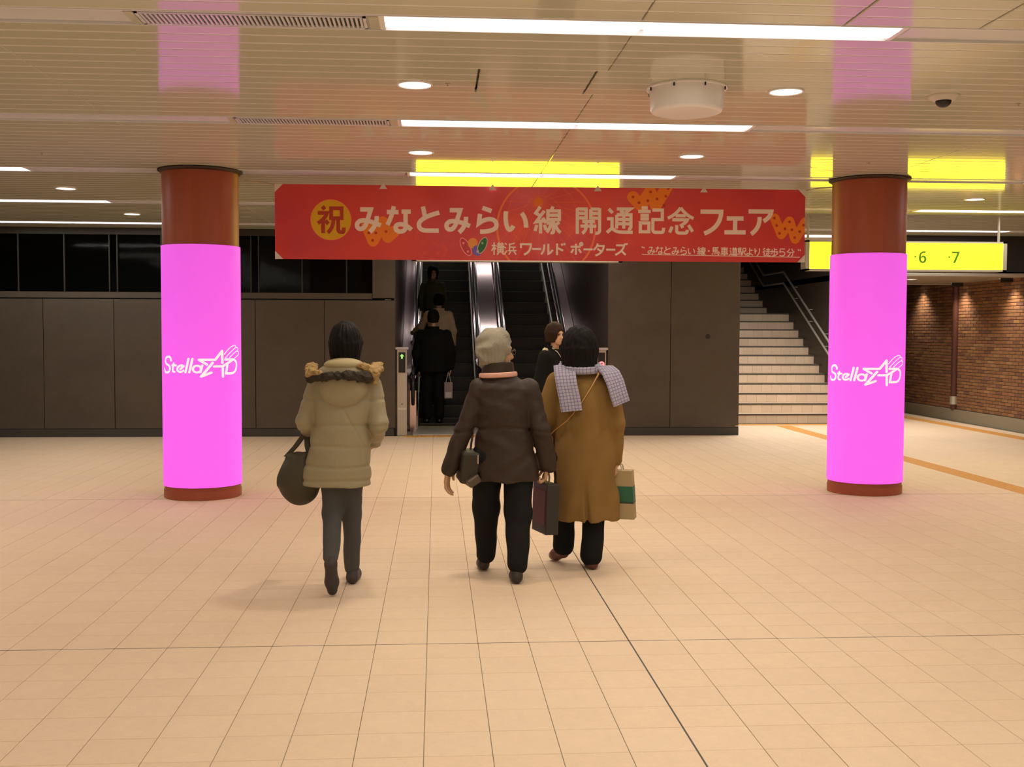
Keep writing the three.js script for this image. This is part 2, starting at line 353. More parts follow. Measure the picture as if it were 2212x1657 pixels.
// magenta wraps with a white logo on both columns
function canvas(w, h) { const c = document.createElement('canvas'); c.width = w; c.height = h; return [c, c.getContext('2d')]; }
function canvasTex(c) { const t = new THREE.CanvasTexture(c); t.colorSpace = THREE.SRGBColorSpace; t.anisotropy = 8; return t; }
const LOGO = { // strokes in the logo's own units: 2212 across the wrap
  48: ['M442 528 Q440 440 356 438 Q240 440 240 555 Q244 610 320 632 Q408 660 406 715 Q400 826 290 828 Q200 826 194 740', 'M1226 624 L1070 508 H1394 L1544 290 L1550 590', 'M1340 582 L1110 916 L1312 822', 'M1372 672 H1552 L1830 512', 'M1554 672 L1560 926', 'M1618 508 H1840 Q1960 540 1958 650 Q1940 850 1760 852 H1632 L1680 590'],
  42: ['M520 600 Q480 760 490 775 Q496 805 542 806', 'M474 648 H578', 'M682 740 L758 664 Q726 640 690 648 Q610 670 610 745 Q620 806 690 806 Q730 800 748 772', 'M862 484 L796 814', 'M942 484 L876 814', 'M1110 730 A80 82 0 1 1 1109 720', 'M1134 644 L1098 808'],
  20: ['M1594 380 Q1740 170 1890 160 Q1960 170 1925 215 Q1740 320 1625 465', 'M1940 220 Q2040 205 2024 262 Q1990 300 1960 308 Q1830 360 1728 465', 'M1985 312 Q2070 300 2070 355 Q2050 400 1990 425 L1890 475'],
};
const WRAP_R = .354, WRAP_ARC = 3.9, WRAP_Y0 = .115, WRAP_Y1 = 2.31;
function logoTexture(rise) {
  const cw = 1024, ch = Math.round(cw * (WRAP_Y1 - WRAP_Y0) / (WRAP_R * WRAP_ARC)), [c, g] = canvas(cw, ch);
  g.fillStyle = 'rgb(255,102,255)'; g.fillRect(0, 0, cw, ch);
  const k = cw / (WRAP_R * WRAP_ARC) * WRAP_R / 85 / 11.64;       // canvas pixels per logo unit, letters upright
  g.save(); g.translate(cw / 2, ch * rise); g.scale(k * 1.24, k * 1.03); g.translate(-1125, -600);
  g.strokeStyle = '#ffffff'; g.lineCap = 'round'; g.lineJoin = 'round';
  for (const [w, list] of Object.entries(LOGO)) { g.lineWidth = +w * 1.14; for (const d of list) g.stroke(new Path2D(d)); }
  g.restore(); return canvasTex(c);
}
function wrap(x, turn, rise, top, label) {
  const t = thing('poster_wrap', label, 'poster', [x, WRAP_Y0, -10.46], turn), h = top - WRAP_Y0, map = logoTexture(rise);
  const film = new THREE.MeshStandardMaterial({ color: lin(1, 1, 1), map, roughness: .55, emissive: lin(.85, .95, 1), emissiveMap: map, emissiveIntensity: WRAP_ADDED_GLOW });  // emission added to the print to even out its shading; no lamp inside
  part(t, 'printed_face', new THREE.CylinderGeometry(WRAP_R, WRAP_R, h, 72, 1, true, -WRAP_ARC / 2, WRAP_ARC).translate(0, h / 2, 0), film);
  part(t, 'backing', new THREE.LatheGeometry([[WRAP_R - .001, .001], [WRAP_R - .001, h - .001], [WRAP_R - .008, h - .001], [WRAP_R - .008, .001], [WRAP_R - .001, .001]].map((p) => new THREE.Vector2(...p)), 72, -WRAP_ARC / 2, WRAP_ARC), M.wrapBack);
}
M.wrapBack = std(.9, .12, .9, .6);
const WRAP_ADDED_GLOW = .5;  // strength of the glow added to the wraps
wrap(-2.165, .2, .487, 2.305, 'magenta wrap with added glow and a white star logo around the left column');
wrap(4.14, -.37, .515, 2.28, 'magenta wrap with added glow and a white star logo around the right column');

// red banner slung between the columns
const GLYPH = {
  み: 'M22 18 H58 L44 62 Q36 86 20 84 Q8 80 12 66 Q20 52 44 56 Q66 60 92 72 M78 40 Q80 72 54 94', な: 'M10 26 H50 M34 6 Q28 40 12 70 M60 24 H92 M74 24 V74 Q74 92 56 92 Q40 92 40 79 Q40 67 58 67 Q78 69 94 86',
  と: 'M32 6 L40 46 M88 26 Q20 44 18 68 Q18 88 46 88 H86', ら: 'M34 9 L66 20 M26 30 L22 62 Q50 42 72 50 Q86 58 82 74 Q72 91 26 91', い: 'M18 20 Q14 60 24 78 Q32 92 44 70 M72 26 Q88 44 88 76',
  線: 'M26 4 L10 26 L30 38 M40 18 L12 56 L44 52 M34 42 L46 60 M27 54 V96 M14 66 L8 88 M40 66 L46 84 M70 3 L64 16 M52 18 H92 V48 H52 Z M52 33 H92 M72 48 V88 Q72 96 62 92 M48 60 H64 Q60 80 48 92 M92 56 L78 68 M76 62 Q82 82 97 93',
  開: 'M11 8 V97 M11 11 H42 V42 H11 M11 26 H42 M89 8 V84 Q88 96 74 94 M58 11 H89 M58 11 V42 H89 M58 26 H89 M28 54 H72 M22 70 H78 M42 54 V72 Q40 88 28 95 M60 54 V95',
  通: 'M12 10 L26 24 M6 44 H24 V76 Q10 88 6 92 M24 76 Q36 90 60 90 H97 M40 10 H88 L70 24 M52 16 L66 24 M40 30 V78 M40 30 H90 V70 Q90 80 80 78 M40 46 H90 M40 61 H90 M65 30 V78',
  記: 'M18 6 H40 M6 18 H50 M14 32 H44 M14 44 H44 M14 58 H44 V88 H14 Z M14 58 V93 M56 13 H91 V46 H58 V80 Q58 90 68 90 H90 Q96 90 96 74', 念: 'M50 4 Q34 28 4 41 M50 4 Q66 28 96 41 M32 32 H68 M20 46 H74 Q70 56 56 62 M20 70 L11 91 M36 64 V84 Q36 92 46 92 H66 Q74 92 74 80 M50 60 L58 74 M78 64 L93 87',
  フ: 'M12 17 H86 Q84 72 26 93', ェ: 'M20 40 H80 M50 40 V88 M12 88 H88', ア: 'M8 15 H90 Q86 36 62 49 M48 34 Q50 74 18 94',
  祝: 'M24 4 L32 14 M8 26 H40 Q34 46 8 62 M26 46 V96 M34 52 L44 64 M54 10 H90 V44 H54 Z M62 44 Q62 78 42 94 M78 44 V82 Q78 92 88 92 H94 Q98 90 97 76',
  横: 'M24 4 V96 M6 28 H42 M24 34 L6 66 M26 40 L40 56 M46 16 H96 M58 4 V30 M82 4 V30 M44 32 H98 M52 42 H90 V74 H52 Z M52 58 H90 M71 32 V74 M58 80 L46 94 M82 80 L96 94', 浜: 'M12 10 L26 20 M6 36 L20 46 M8 92 L26 62 M84 8 Q64 16 46 16 V62 M46 38 H92 M74 38 V62 M34 64 H98 M54 70 L40 92 M78 70 L94 92',
  ワ: 'M14 44 V16 H86 Q86 72 36 92', ー: 'M8 50 H92', ル: 'M32 16 Q34 66 8 88 M62 12 V84 Q82 76 94 54', ド: 'M34 8 V94 M34 40 L78 60 M66 10 L74 24 M84 6 L92 20', ポ: 'M8 32 H80 M46 10 V90 M28 48 L12 76 M66 48 L84 76 M94 12 A9 9 0 1 1 93.9 11', タ: 'M40 6 Q34 34 8 54 M34 24 H84 Q78 78 22 94 M36 44 L66 64', ズ: 'M14 18 H74 Q66 62 8 88 M52 56 L86 88 M76 4 L82 16 M90 2 L96 14',
  馬: 'M20 8 H84 M20 8 V58 M20 24 H78 M20 40 H78 M50 8 V56 M20 58 H90 Q90 92 74 92 M14 72 L8 90 M32 72 L36 86 M50 70 L56 84 M66 68 L74 80', 車: 'M12 14 H88 M20 30 H80 V66 H20 Z M20 48 H80 M50 4 V96 M6 80 H94',
  道: 'M12 12 L26 26 M6 44 H24 V76 Q10 88 6 92 M24 76 Q36 90 60 90 H96 M50 4 L56 14 M80 4 L74 14 M38 18 H96 M66 18 L62 30 M48 30 H88 V78 H48 Z M48 46 H88 M48 62 H88', 駅: 'M10 10 H44 M10 10 V56 M10 25 H42 M10 40 H42 M27 10 V56 M10 56 H46 Q48 92 36 92 M8 70 L4 86 M20 70 V82 M32 70 L34 80 M58 12 H92 V44 H58 M58 12 V44 Q58 80 46 94 M72 44 Q78 78 98 92',
  よ: 'M48 6 V70 Q48 90 30 90 Q14 88 14 76 Q16 64 40 68 Q66 72 88 90 M48 32 H84', り: 'M24 10 Q20 40 26 58 Q28 40 44 34 M72 8 Q84 70 44 94', 徒: 'M30 4 L8 26 M32 30 L6 56 M22 46 V96 M44 22 H92 M67 4 V42 M36 42 H98 M67 42 V86 M67 62 H92 M50 56 Q50 80 34 94 M44 78 Q60 94 98 92',
  歩: 'M50 4 V44 M50 20 H84 M24 18 V44 M6 44 H94 M50 46 V78 Q48 84 38 80 M28 54 L12 72 M72 52 L90 66 M86 66 Q62 92 16 96', 分: 'M38 6 Q30 32 6 48 M62 6 Q70 32 94 48 M22 50 H76 Q76 92 56 90 M46 50 Q42 80 16 94', 5: 'M80 12 H28 L22 48 Q50 36 70 48 Q86 62 74 80 Q50 100 18 82',
};
{
  const Z = -10.4, BW = 4.975, BH = .686, CX = 1.008, CY = 2.541, TILT = .0014, cw = 2048, ch = Math.round(cw * BH / BW), [c, g] = canvas(cw, ch);
  const S = cw / BW, P = (px, py) => { const p = onPlane(px, py, 'z', Z), dx = p.x - CX, dy = p.y - CY; return [(dx + dy * TILT + BW / 2) * S, (BH / 2 - dy + dx * TILT) * S]; };
  const K = S / 2400 * 10.62; // canvas pixels per photograph pixel at the banner
  g.fillStyle = 'rgb(214,62,58)'; g.fillRect(0, 0, cw, ch);
  const blob = (px, py, r, col) => { const [x, y] = P(px, py), q = g.createRadialGradient(x, y, 0, x, y, r * K); q.addColorStop(0, col + ',.65)'); q.addColorStop(1, col + ',0)'); g.fillStyle = q; g.fillRect(0, 0, cw, ch); };
  for (let i = 0; i < 70; i++) { const px = 600 + rnd() * 1140, py = 395 + rnd() * 170, mid = 1 - Math.min(1, Math.abs(px - 1150) / 560); blob(px, py, 20 + rnd() * 60, rnd() < .5 ? `rgba(${Math.round(205 + 48 * mid)},${Math.round(50 + 50 * mid)},${Math.round(42 + 35 * mid)}` : `rgba(${Math.round(190 + 45 * mid)},${Math.round(48 + 60 * mid)},${Math.round(66 + 50 * mid)}`); }  // red mottle, with glow of the sign behind painted in towards the middle
  g.save(); g.filter = 'none'; // faint big spots low on the left
  g.fillStyle = 'rgba(235,80,60,.35)'; for (let i = 0; i < 40; i++) { const [x, y] = P(870 + rnd() * 110, 500 + rnd() * 60); g.beginPath(); g.arc(x, y, (2 + rnd() * 3) * K, 0, 7); g.fill(); }
  g.restore();
  // the big wheel
  const [wx, wy] = P(1180, 492), [hx, hy] = P(1163, 437);
  g.strokeStyle = 'rgba(255,130,70,.9)'; g.lineWidth = 4 * K; g.beginPath(); g.arc(wx, wy, 104 * K, 0, 7); g.stroke();
  g.strokeStyle = 'rgba(250,120,50,.55)'; g.lineWidth = 1.1 * K;
  for (let i = 0; i < 22; i++) { const a = i / 22 * Math.PI * 2; g.beginPath(); g.moveTo(hx, hy); g.lineTo(wx + Math.cos(a) * 102 * K, wy + Math.sin(a) * 102 * K); g.stroke(); }
  for (const r of [40, 72]) { g.beginPath(); g.arc((wx + hx) / 2, (wy + hy) / 2, r * K, 0, 7); g.stroke(); }
  g.fillStyle = 'rgb(240,120,20)'; g.beginPath(); g.arc(hx, hy, 10 * K, 0, 7); g.fill();
  // orange tripod shapes with holes
  const w3 = (pts, wid, holes) => {
    g.strokeStyle = 'rgb(245,130,20)'; g.lineCap = g.lineJoin = 'round'; g.lineWidth = wid * K; g.beginPath(); pts.forEach((p, i) => { const q = P(...p); i ? g.lineTo(...q) : g.moveTo(...q); }); g.stroke();
    g.fillStyle = 'rgb(190,50,20)'; for (const h of holes) { const q = P(...h); g.beginPath(); g.arc(q[0], q[1], 3 * K, 0, 7); g.fill(); }
  };
  w3([[793, 488], [806, 520], [827, 480], [838, 512], [852, 500]], 24, [[805, 519], [797, 503], [812, 503], [834, 500]]);
  w3([[1367, 426], [1384, 444], [1404, 414], [1416, 444], [1444, 398]], 25, [[1367, 426], [1380, 438], [1405, 415], [1399, 434], [1419, 430], [1438, 424], [1434, 444], [1443, 407]]);
  w3([[1674, 472], [1688, 506], [1706, 478], [1718, 516], [1740, 480]], 21, [[1673, 471], [1678, 487], [1684, 504], [1706, 479], [1696, 494], [1711, 496], [1717, 513], [1728, 500], [1736, 486]]);
  const write = (ch1, px, py, size, wid, col, sx = 1) => { const [x, y] = P(px, py); g.save(); g.translate(x, y); g.scale(size * K / 100 * sx, size * K / 100); g.translate(-50, -50); g.strokeStyle = col; g.lineWidth = wid; g.lineCap = 'butt'; g.lineJoin = 'miter'; g.stroke(new Path2D(GLYPH[ch1])); g.restore(); };
  const [ox, oy] = P(715, 475); g.fillStyle = 'rgb(225,172,10)'; g.beginPath(); g.arc(ox, oy, 41.5 * K, 0, 7); g.fill(); g.strokeStyle = 'rgb(245,150,60)'; g.lineWidth = 1.5 * K; g.stroke();
  write('祝', 713, 475, 60, 13, 'rgb(178,52,26)');
  const CREAM = 'rgb(245,222,205)';
  'みなとみらい線開通記念フェア'.split('').forEach((q, i) => { const px = [796, 861, 925, 989, 1052, 1113, 1182, 1271, 1338, 1405, 1470, 1536, 1588, 1642][i]; write(q, px, 473 + (px - 795) * .0065, 61, /[線開通記念]/.test(q) ? 11.5 : 15.5, CREAM); });
  'みなとみらい線馬車道駅より徒歩5分'.split('').forEach((q, i) => write(q, [1407, 1424, 1441, 1459, 1476, 1493, 1515, 1546, 1565, 1584, 1603, 1620, 1636, 1656, 1673, 1690, 1708][i], 540.5 + i * .3, 19, 12, CREAM));
  { const [x, y] = P(1531, 542); g.fillStyle = CREAM; g.beginPath(); g.arc(x, y, 2 * K, 0, 7); g.fill(); }
  g.strokeStyle = CREAM; g.lineCap = 'butt'; g.lineWidth = 1.6 * K; g.beginPath(); g.moveTo(...P(1386, 549.5)); g.lineTo(...P(1728, 555.5)); g.stroke();
  for (const [px, py] of [[1386, 532], [1390, 533], [1724, 538], [1728, 538]]) { g.lineWidth = 2 * K; g.beginPath(); g.moveTo(...P(px, py)); g.lineTo(...P(px + 2, py + 4)); g.stroke(); }
  '横浜ワールドポーターズ'.split('').forEach((q, i) => write(q, [1075, 1102, 1136, 1159, 1181, 1208, 1245, 1270, 1294, 1319, 1341][i], 537 + i * .25, 29, i < 2 ? 10 : 15, CREAM, q === 'ー' ? .8 : 1));
  // shop emblem: four leaning ovals
  const oval = (px, py, a, rx, ry, fill, line) => { const [x, y] = P(px, py); g.beginPath(); g.ellipse(x, y, rx * K, ry * K, a, 0, 7); if (fill) { g.fillStyle = fill; g.fill(); } if (line) { g.strokeStyle = line; g.lineWidth = 1.6 * K; g.stroke(); } };
  oval(1006, 533, -.48, 8.5, 20, 'rgb(200,62,70)', 'rgb(250,170,160)'); oval(1021, 525, .5, 10, 11, 'rgb(240,155,70)'); oval(1031, 541, -.3, 10, 11, 'rgb(110,100,190)');
  oval(1042, 530, .42, 8, 18, 'rgb(40,110,60)', 'rgb(225,190,170)'); oval(1032, 543, 0, 3, 3, 'rgb(190,180,220)'); oval(1042, 525, 0, 2.5, 2.5, 'rgb(130,190,130)'); oval(1001, 525, 0, 2.5, 2.5, 'rgb(250,150,140)'); oval(1011, 543, 0, 2.5, 2.5, 'rgb(250,150,140)');
  const t = thing('banner', 'wide red shop banner with cream lettering slung between the two columns', 'banner', [CX, CY, Z]); t.rotation.z = TILT;
  const geo = new THREE.PlaneGeometry(BW, BH, 90, 12), q = geo.attributes.position;
  for (let i = 0; i < q.count; i++) q.setZ(i, .006 * Math.sin(q.getX(i) * 2.1) + .003 * Math.sin(q.getX(i) * 7 + q.getY(i) * 4) + .0025);
  geo.computeVertexNormals(); const backGeo = geo.clone().translate(0, 0, -.003); // cloth with a printed face and a plain back
  part(t, 'printed_face', geo, phys(1, 1, 1, .5, { map: canvasTex(c), bumpMap: bumpBroad, bumpScale: .0006 }));
  part(t, 'cloth_back', backGeo, std(.5, .12, .1, .7));
  const tri = (pts) => new THREE.ExtrudeGeometry(new THREE.Shape(pts.map((p) => new THREE.Vector2(...p))), { depth: .004, bevelEnabled: false });
  const cor = std(.72, .64, .56, .6), hx2 = BW / 2, hy2 = BH / 2, e = .075;
  for (const [sx, sy] of [[-1, 1], [1, 1], [-1, -1], [1, -1]]) { const m = part(t, 'corner_patch', tri([[0, 0], [-sx * e, 0], [0, -sy * e]]), cor, [sx * hx2, sy * hy2, .010]); }
  for (const px of [828, 1064, 1291, 1520]) { const [x] = P(px, 405); part(t, 'eyelet_patch', tri([[-.036, 0], [.036, 0], [0, .055]]), cor, [x / S - BW / 2, hy2 - .035, .010]); }
  for (const s of [-1, 1]) part(t, 'rope', tube([[s * (hx2 - .015), hy2 - .01, 0], [s * (hx2 + .1), hy2 + .016, -.02], [s * (hx2 + .28), hy2 + .035, -.06]], .006, 12, 6), std(.45, .38, .26, .8));
}

// lit yellow signs hanging behind the banner and the right column
function sign(x0, x1, y0, y1, z, label, draw) {
  const w = x1 - x0, h = y1 - y0, t = thing('hanging_sign', label, 'sign', [(x0 + x1) / 2, (y0 + y1) / 2, z], -.0);
  const [c, g] = canvas(1024, Math.round(1024 * (h - .04) / (w - .1))); g.fillStyle = 'rgb(255,232,24)'; g.fillRect(0, 0, c.width, c.height); draw(g, c.width, c.height);
  const face = new THREE.MeshStandardMaterial({ color: lin(1, 1, 1), map: canvasTex(c), roughness: .35, emissive: lin(1, 1, 1), emissiveMap: canvasTex(c), emissiveIntensity: SIGN_GLOW });
  part(t, 'casing', mergeGeometries([span(-w / 2, w / 2, h / 2 - .02, h / 2, .1, -.1), span(-w / 2, w / 2, -h / 2, -h / 2 + .02, .1, -.1), span(-w / 2, -w / 2 + .05, -h / 2, h / 2, .1, -.1), span(w / 2 - .05, w / 2, -h / 2, h / 2, .1, -.1), span(-w / 2, w / 2, -h / 2, h / 2, -.08, -.1)]), M.steelDull);
  part(t, 'lit_face', new THREE.PlaneGeometry(w - .1, h - .04), face, [0, 0, .09]);
  for (const s of [-1, 1]) part(t, 'hanger', cyl(.016, .016, CEIL - y1 + .02, 12).translate(0, (CEIL - y1) / 2 + .01, 0), M.steelDull, [s * (w / 2 - .06), h / 2, 0]);
  rectLight(t, YELLOW, SIGN_NITS, w - .1, h - .04, [0, 0, .096], [(x0 + x1) / 2, (y0 + y1) / 2, z + 5]);
}
sign(-.29, 2.27, 2.385, 2.75, -13.6, 'lit yellow sign hanging behind the red banner, only its lower edge showing', () => {});
sign(4.55, 7.12, 2.305, 2.675, -13.6, 'lit yellow sign with platform numbers behind the right column', (g, w, h) => {
  g.fillStyle = 'rgb(38,62,4)'; g.font = 'bold ' + Math.round(h * .62) + 'px sans-serif'; g.textAlign = 'center'; g.textBaseline = 'middle';
  g.fillText('6', w * .583, h * .54); g.fillText('7', w * .755, h * .54);
  for (const u of [.545, .722]) { g.beginPath(); g.arc(w * u, h * .52, h * .04, 0, 7); g.fill(); }
});

{ // white drum, dome camera, small ceiling fittings
  const t = thing('ceiling_drum', 'white drum-shaped fitting with small dark screws on the ceiling', 'ceiling fitting', [1.50, CEIL, -6.66]);
  part(t, 'drum', new THREE.LatheGeometry([[0, -.152], [.19, -.152], [.208, -.146], [.216, -.132], [.224, -.02], [.224, .01]].map((p) => new THREE.Vector2(...p)), 72), M.white);
  part(t, 'flange', new THREE.LatheGeometry([[.222, -.014], [.24, -.014], [.243, -.010], [.243, .005], [.222, .005]].map((p) => new THREE.Vector2(...p)), 72), M.white);
  for (let i = 0; i < 8; i++) { const a = i / 8 * Math.PI * 2 + .25; part(t, 'screw', new THREE.CylinderGeometry(.005, .005, .022, 8), M.black, [Math.sin(a) * .236, -.022, Math.cos(a) * .236]); }
  const d = thing('dome_camera', 'small white ceiling mount with a black security camera dome', 'camera', [3.13, CEIL, -6.75]);
  part(d, 'mount', new THREE.LatheGeometry([[.03, -.03], [.055, -.032], [.09, -.012], [.098, -.004], [.098, .004]].map((p) => new THREE.Vector2(...p)), 48), phys(.62, .58, .5, .4));
  part(d, 'dome', new THREE.SphereGeometry(.048, 32, 16).scale(1, .9, 1), M.black, [0, -.03, 0]);
  [[967, 180, 'tiny grey sprinkler head beside the middle left downlight'], [90, 330, 'tiny grey sprinkler head left of the left column'], [1876, 351, 'tiny grey sprinkler head above the right column'], [2200, 223, 'tiny grey sprinkler head right of the security camera']].forEach(([px, py, label]) => {
    const p = onCeil(px, py), s = thing('sprinkler_head', label, 'sprinkler', p.toArray());
    part(s, 'escutcheon', cyl(.014, .016, .006, 20), M.steelDull, [0, -.003, 0]); part(s, 'nozzle', cyl(.004, .005, .012, 12), M.steelDull, [0, -.011, 0]);
  });
}

// ================================================================== ESCALATORS
const stepHeight = (s) => { const u = s - 18.75; return .2887 * (u + Math.sqrt(u * u + .08)); };   // height of the step line at distance s behind the viewpoint
{
  const sh = structure('wall_escalator_shaft');
  part(sh, 'side_wall', span(OP0 - .25, OP0, 0, 12, ZW - .9, -31), M.darkWall);
  part(sh, 'side_wall', span(OP1, OP1 + .03, 0, 12, ZW - .02, -31), M.darkWall);
  part(sh, 'end_wall', span(OP0 - .3, OP1 + .3, 5, 12, -30.8, -31.2), M.dark);
  part(sh, 'level_ceiling', span(OP0 - .3, OP1 + .1, CEIL + .05, CEIL + .3, ZW, -18.4), M.darkWall);
  const slope = part(sh, 'sloping_ceiling', box(OP1 - OP0 + .5, .2, 15.5, 0, .1, -7.75), M.darkWall, [(OP0 + OP1) / 2, CEIL + .05, -18.3]); slope.rotation.x = rad(30);
  [[4.1, 13, 'white light strip on the sloping ceiling above the lower half of the escalators'], [6.7, 9, 'white light strip on the sloping ceiling above the upper half of the escalators']].forEach(([u, nits, label]) => {
    const l = thing('shaft_light', label, 'ceiling light', [(OP0 + OP1) / 2, CEIL + .05 + .577 * u - .03, -18.3 - u]); l.rotation.x = rad(30);
    part(l, 'housing', box(3.0, .03, .3, 0, .012, 0), M.white); part(l, 'tube', glowTube(2.95), M.tubeGlow, [0, -.008, 0]);
    rectLight(l, TUBE, nits, 2.9, .18, [0, -.03, 0], [(OP0 + OP1) / 2, -40, -18.3 - u - 20]);
  });
  const lines = (s0, s1, f) => { const p = []; for (let s = s0; s <= s1 + 1e-6; s += .12) p.push([s, f(s)]); return p; };
  const profile = (x0, x1, lower, upper, s0, s1) => { // a solid following the step line, from x0 to x1
    const shape = new THREE.Shape(), up = lines(s0, s1, upper), lo = lines(s0, s1, lower).reverse();
    up.concat(lo).forEach(([s, y], i) => (i ? shape.lineTo(s, y) : shape.moveTo(s, y)));
    return new THREE.ExtrudeGeometry(shape, { depth: x1 - x0, bevelEnabled: true, bevelSize: .006, bevelThickness: .006, bevelSegments: 2 }).rotateY(Math.PI / 2).translate(x0, 0, 0);
  };
  const edge = lines;
  const escalator = (cx, label) => {
    const t = thing('escalator', label, 'escalator', [cx, 0, 0]), hw = .49, END = 29.5;
    for (let i = 0; i < 27; i++) {
      const s = 17.75 + i * .405, y = stepHeight(s + .2);
      const st = part(t, 'step', span(-hw + .01, hw - .01, -.25, 0, .2, -.205), M.step, [0, y, -s - .2]);
      if (i < 22) part(st, 'edge_line', rbox(2 * hw - .05, .012, .035, .003), M.stepEdge, [0, .0, .185]);
      if (i < 12) { const ribs = []; for (let k = 0; k < 30; k++) ribs.push(box(.012, .2, .008, -.45 + k * .031, -.13, .203)); part(st, 'riser_ribs', mergeGeometries(ribs), M.rubber); }
    }
    part(t, 'landing_plate', rbox(2 * hw + .1, .02, 1.3, .004), M.steelDull, [0, .006, -17.05]);
    part(t, 'comb', rbox(2 * hw - .02, .018, .14, .004), std(.2, .18, .1, .5), [0, .018, -17.72]);
    for (const side of [-1, 1]) {
      const x = side * (hw + .055);
      part(t, 'balustrade', profile(x - .045, x + .045, (s) => Math.max(0, stepHeight(s) - .25), (s) => stepHeight(s) + .84 - .22 * Math.max(0, (17.5 - s) / .45) ** 2, 17.05, END), M.steel);
      const pts = [[x, .40, -17.22], [x, .43, -17.03], [x, .56, -16.90], [x, .72, -16.91], [x, .86, -17.05], [x, .905, -17.3]]; for (let s = 17.7; s < END; s += .3) pts.push([x, stepHeight(s) + .90, -s]);
      part(t, 'handrail', tube(pts, .027, 160, 10), M.rubber);
      part(t, 'rail_trim', mergeGeometries([-1, 1].map((k) => tube(pts.slice(4).map((p) => [p[0] + k * .052, p[1] - .045, p[2]]), .011, 120, 6))), M.steel);
      part(t, 'skirt_panel', profile(side > 0 ? hw - .004 : -hw - .006, side > 0 ? hw + .006 : -hw + .004, (s) => Math.max(0, stepHeight(s) - .2), (s) => stepHeight(s) + .2, 17.4, END), M.steelDull);
    }
    return t;
  };
  escalator(.19, 'left escalator with dark steps, carrying three people up');
  escalator(1.73, 'right escalator with dark empty steps');
  const deck = (x0, x1, label) => { const t = thing('escalator_deck', label, 'deck'); part(t, 'deck_plate', profile(x0, x1, (s) => Math.max(0, stepHeight(s) - .3), (s) => stepHeight(s) + .70, 17.35, 29.5), M.steel);
    part(t, 'deck_nose', rbox(x1 - x0 + .012, .70, .02, .004), M.steel, [(x0 + x1) / 2, .36, -17.34]); };
  deck(OP0 + .01, -.41, 'polished steel deck along the outer left side of the left escalator');
  deck(.80, 1.12, 'polished steel deck between the two escalators');
  deck(2.34, OP1 - .01, 'polished steel deck along the outer right side of the right escalator');
  const post = (x, red, label) => {
    const t = thing('indicator_post', label, 'post', [x, 0, -16.36]);
    part(t, 'body', rbox(.145, 1.27, .10, .008, 0, .635, 0), M.steelDull);
    part(t, 'cap', rbox(.19, .035, .13, .006, 0, 1.285, 0), std(.6, .58, .62, .35, { metalness: .5 }));
    part(t, 'display', rbox(.10, .30, .012, .003, 0, 1.08, .052), M.black);
    part(t, 'plate', rbox(.125, .03, .006, .002, 0, .40, .052), std(.7, .66, .55, .4));
    part(t, 'keyhole', new THREE.CylinderGeometry(.009, .009, .008, 12).rotateX(Math.PI / 2), M.dark, [0, .47, .052]);
    if (red) { part(t, 'lamp_ring', new THREE.TorusGeometry(.034, .012, 10, 28), glow(lin(1, .05, .12), 1.6), [0, 1.055, .06]); part(t, 'lamp_bar', rbox(.05, .016, .006, .002, 0, 1.055, .06), glow(lin(1, .01, .02), 1.4)); }
    else { const a = new THREE.Shape([[0, .035], [.032, 0], [.012, 0], [.012, -.035], [-.012, -.035], [-.012, 0], [-.032, 0]].map((p) => new THREE.Vector2(...p))); part(t, 'arrow_lamp', new THREE.ExtrudeGeometry(a, { depth: .004, bevelEnabled: false }), glow(lin(.06, .8, .04), .8), [0, 1.17, .058]); }
  };
  post(-.50, false, 'slim steel post with a green arrow at the foot of the left escalator');
  post(2.44, true, 'slim steel post with a red no-entry lamp beside the right escalator');
}

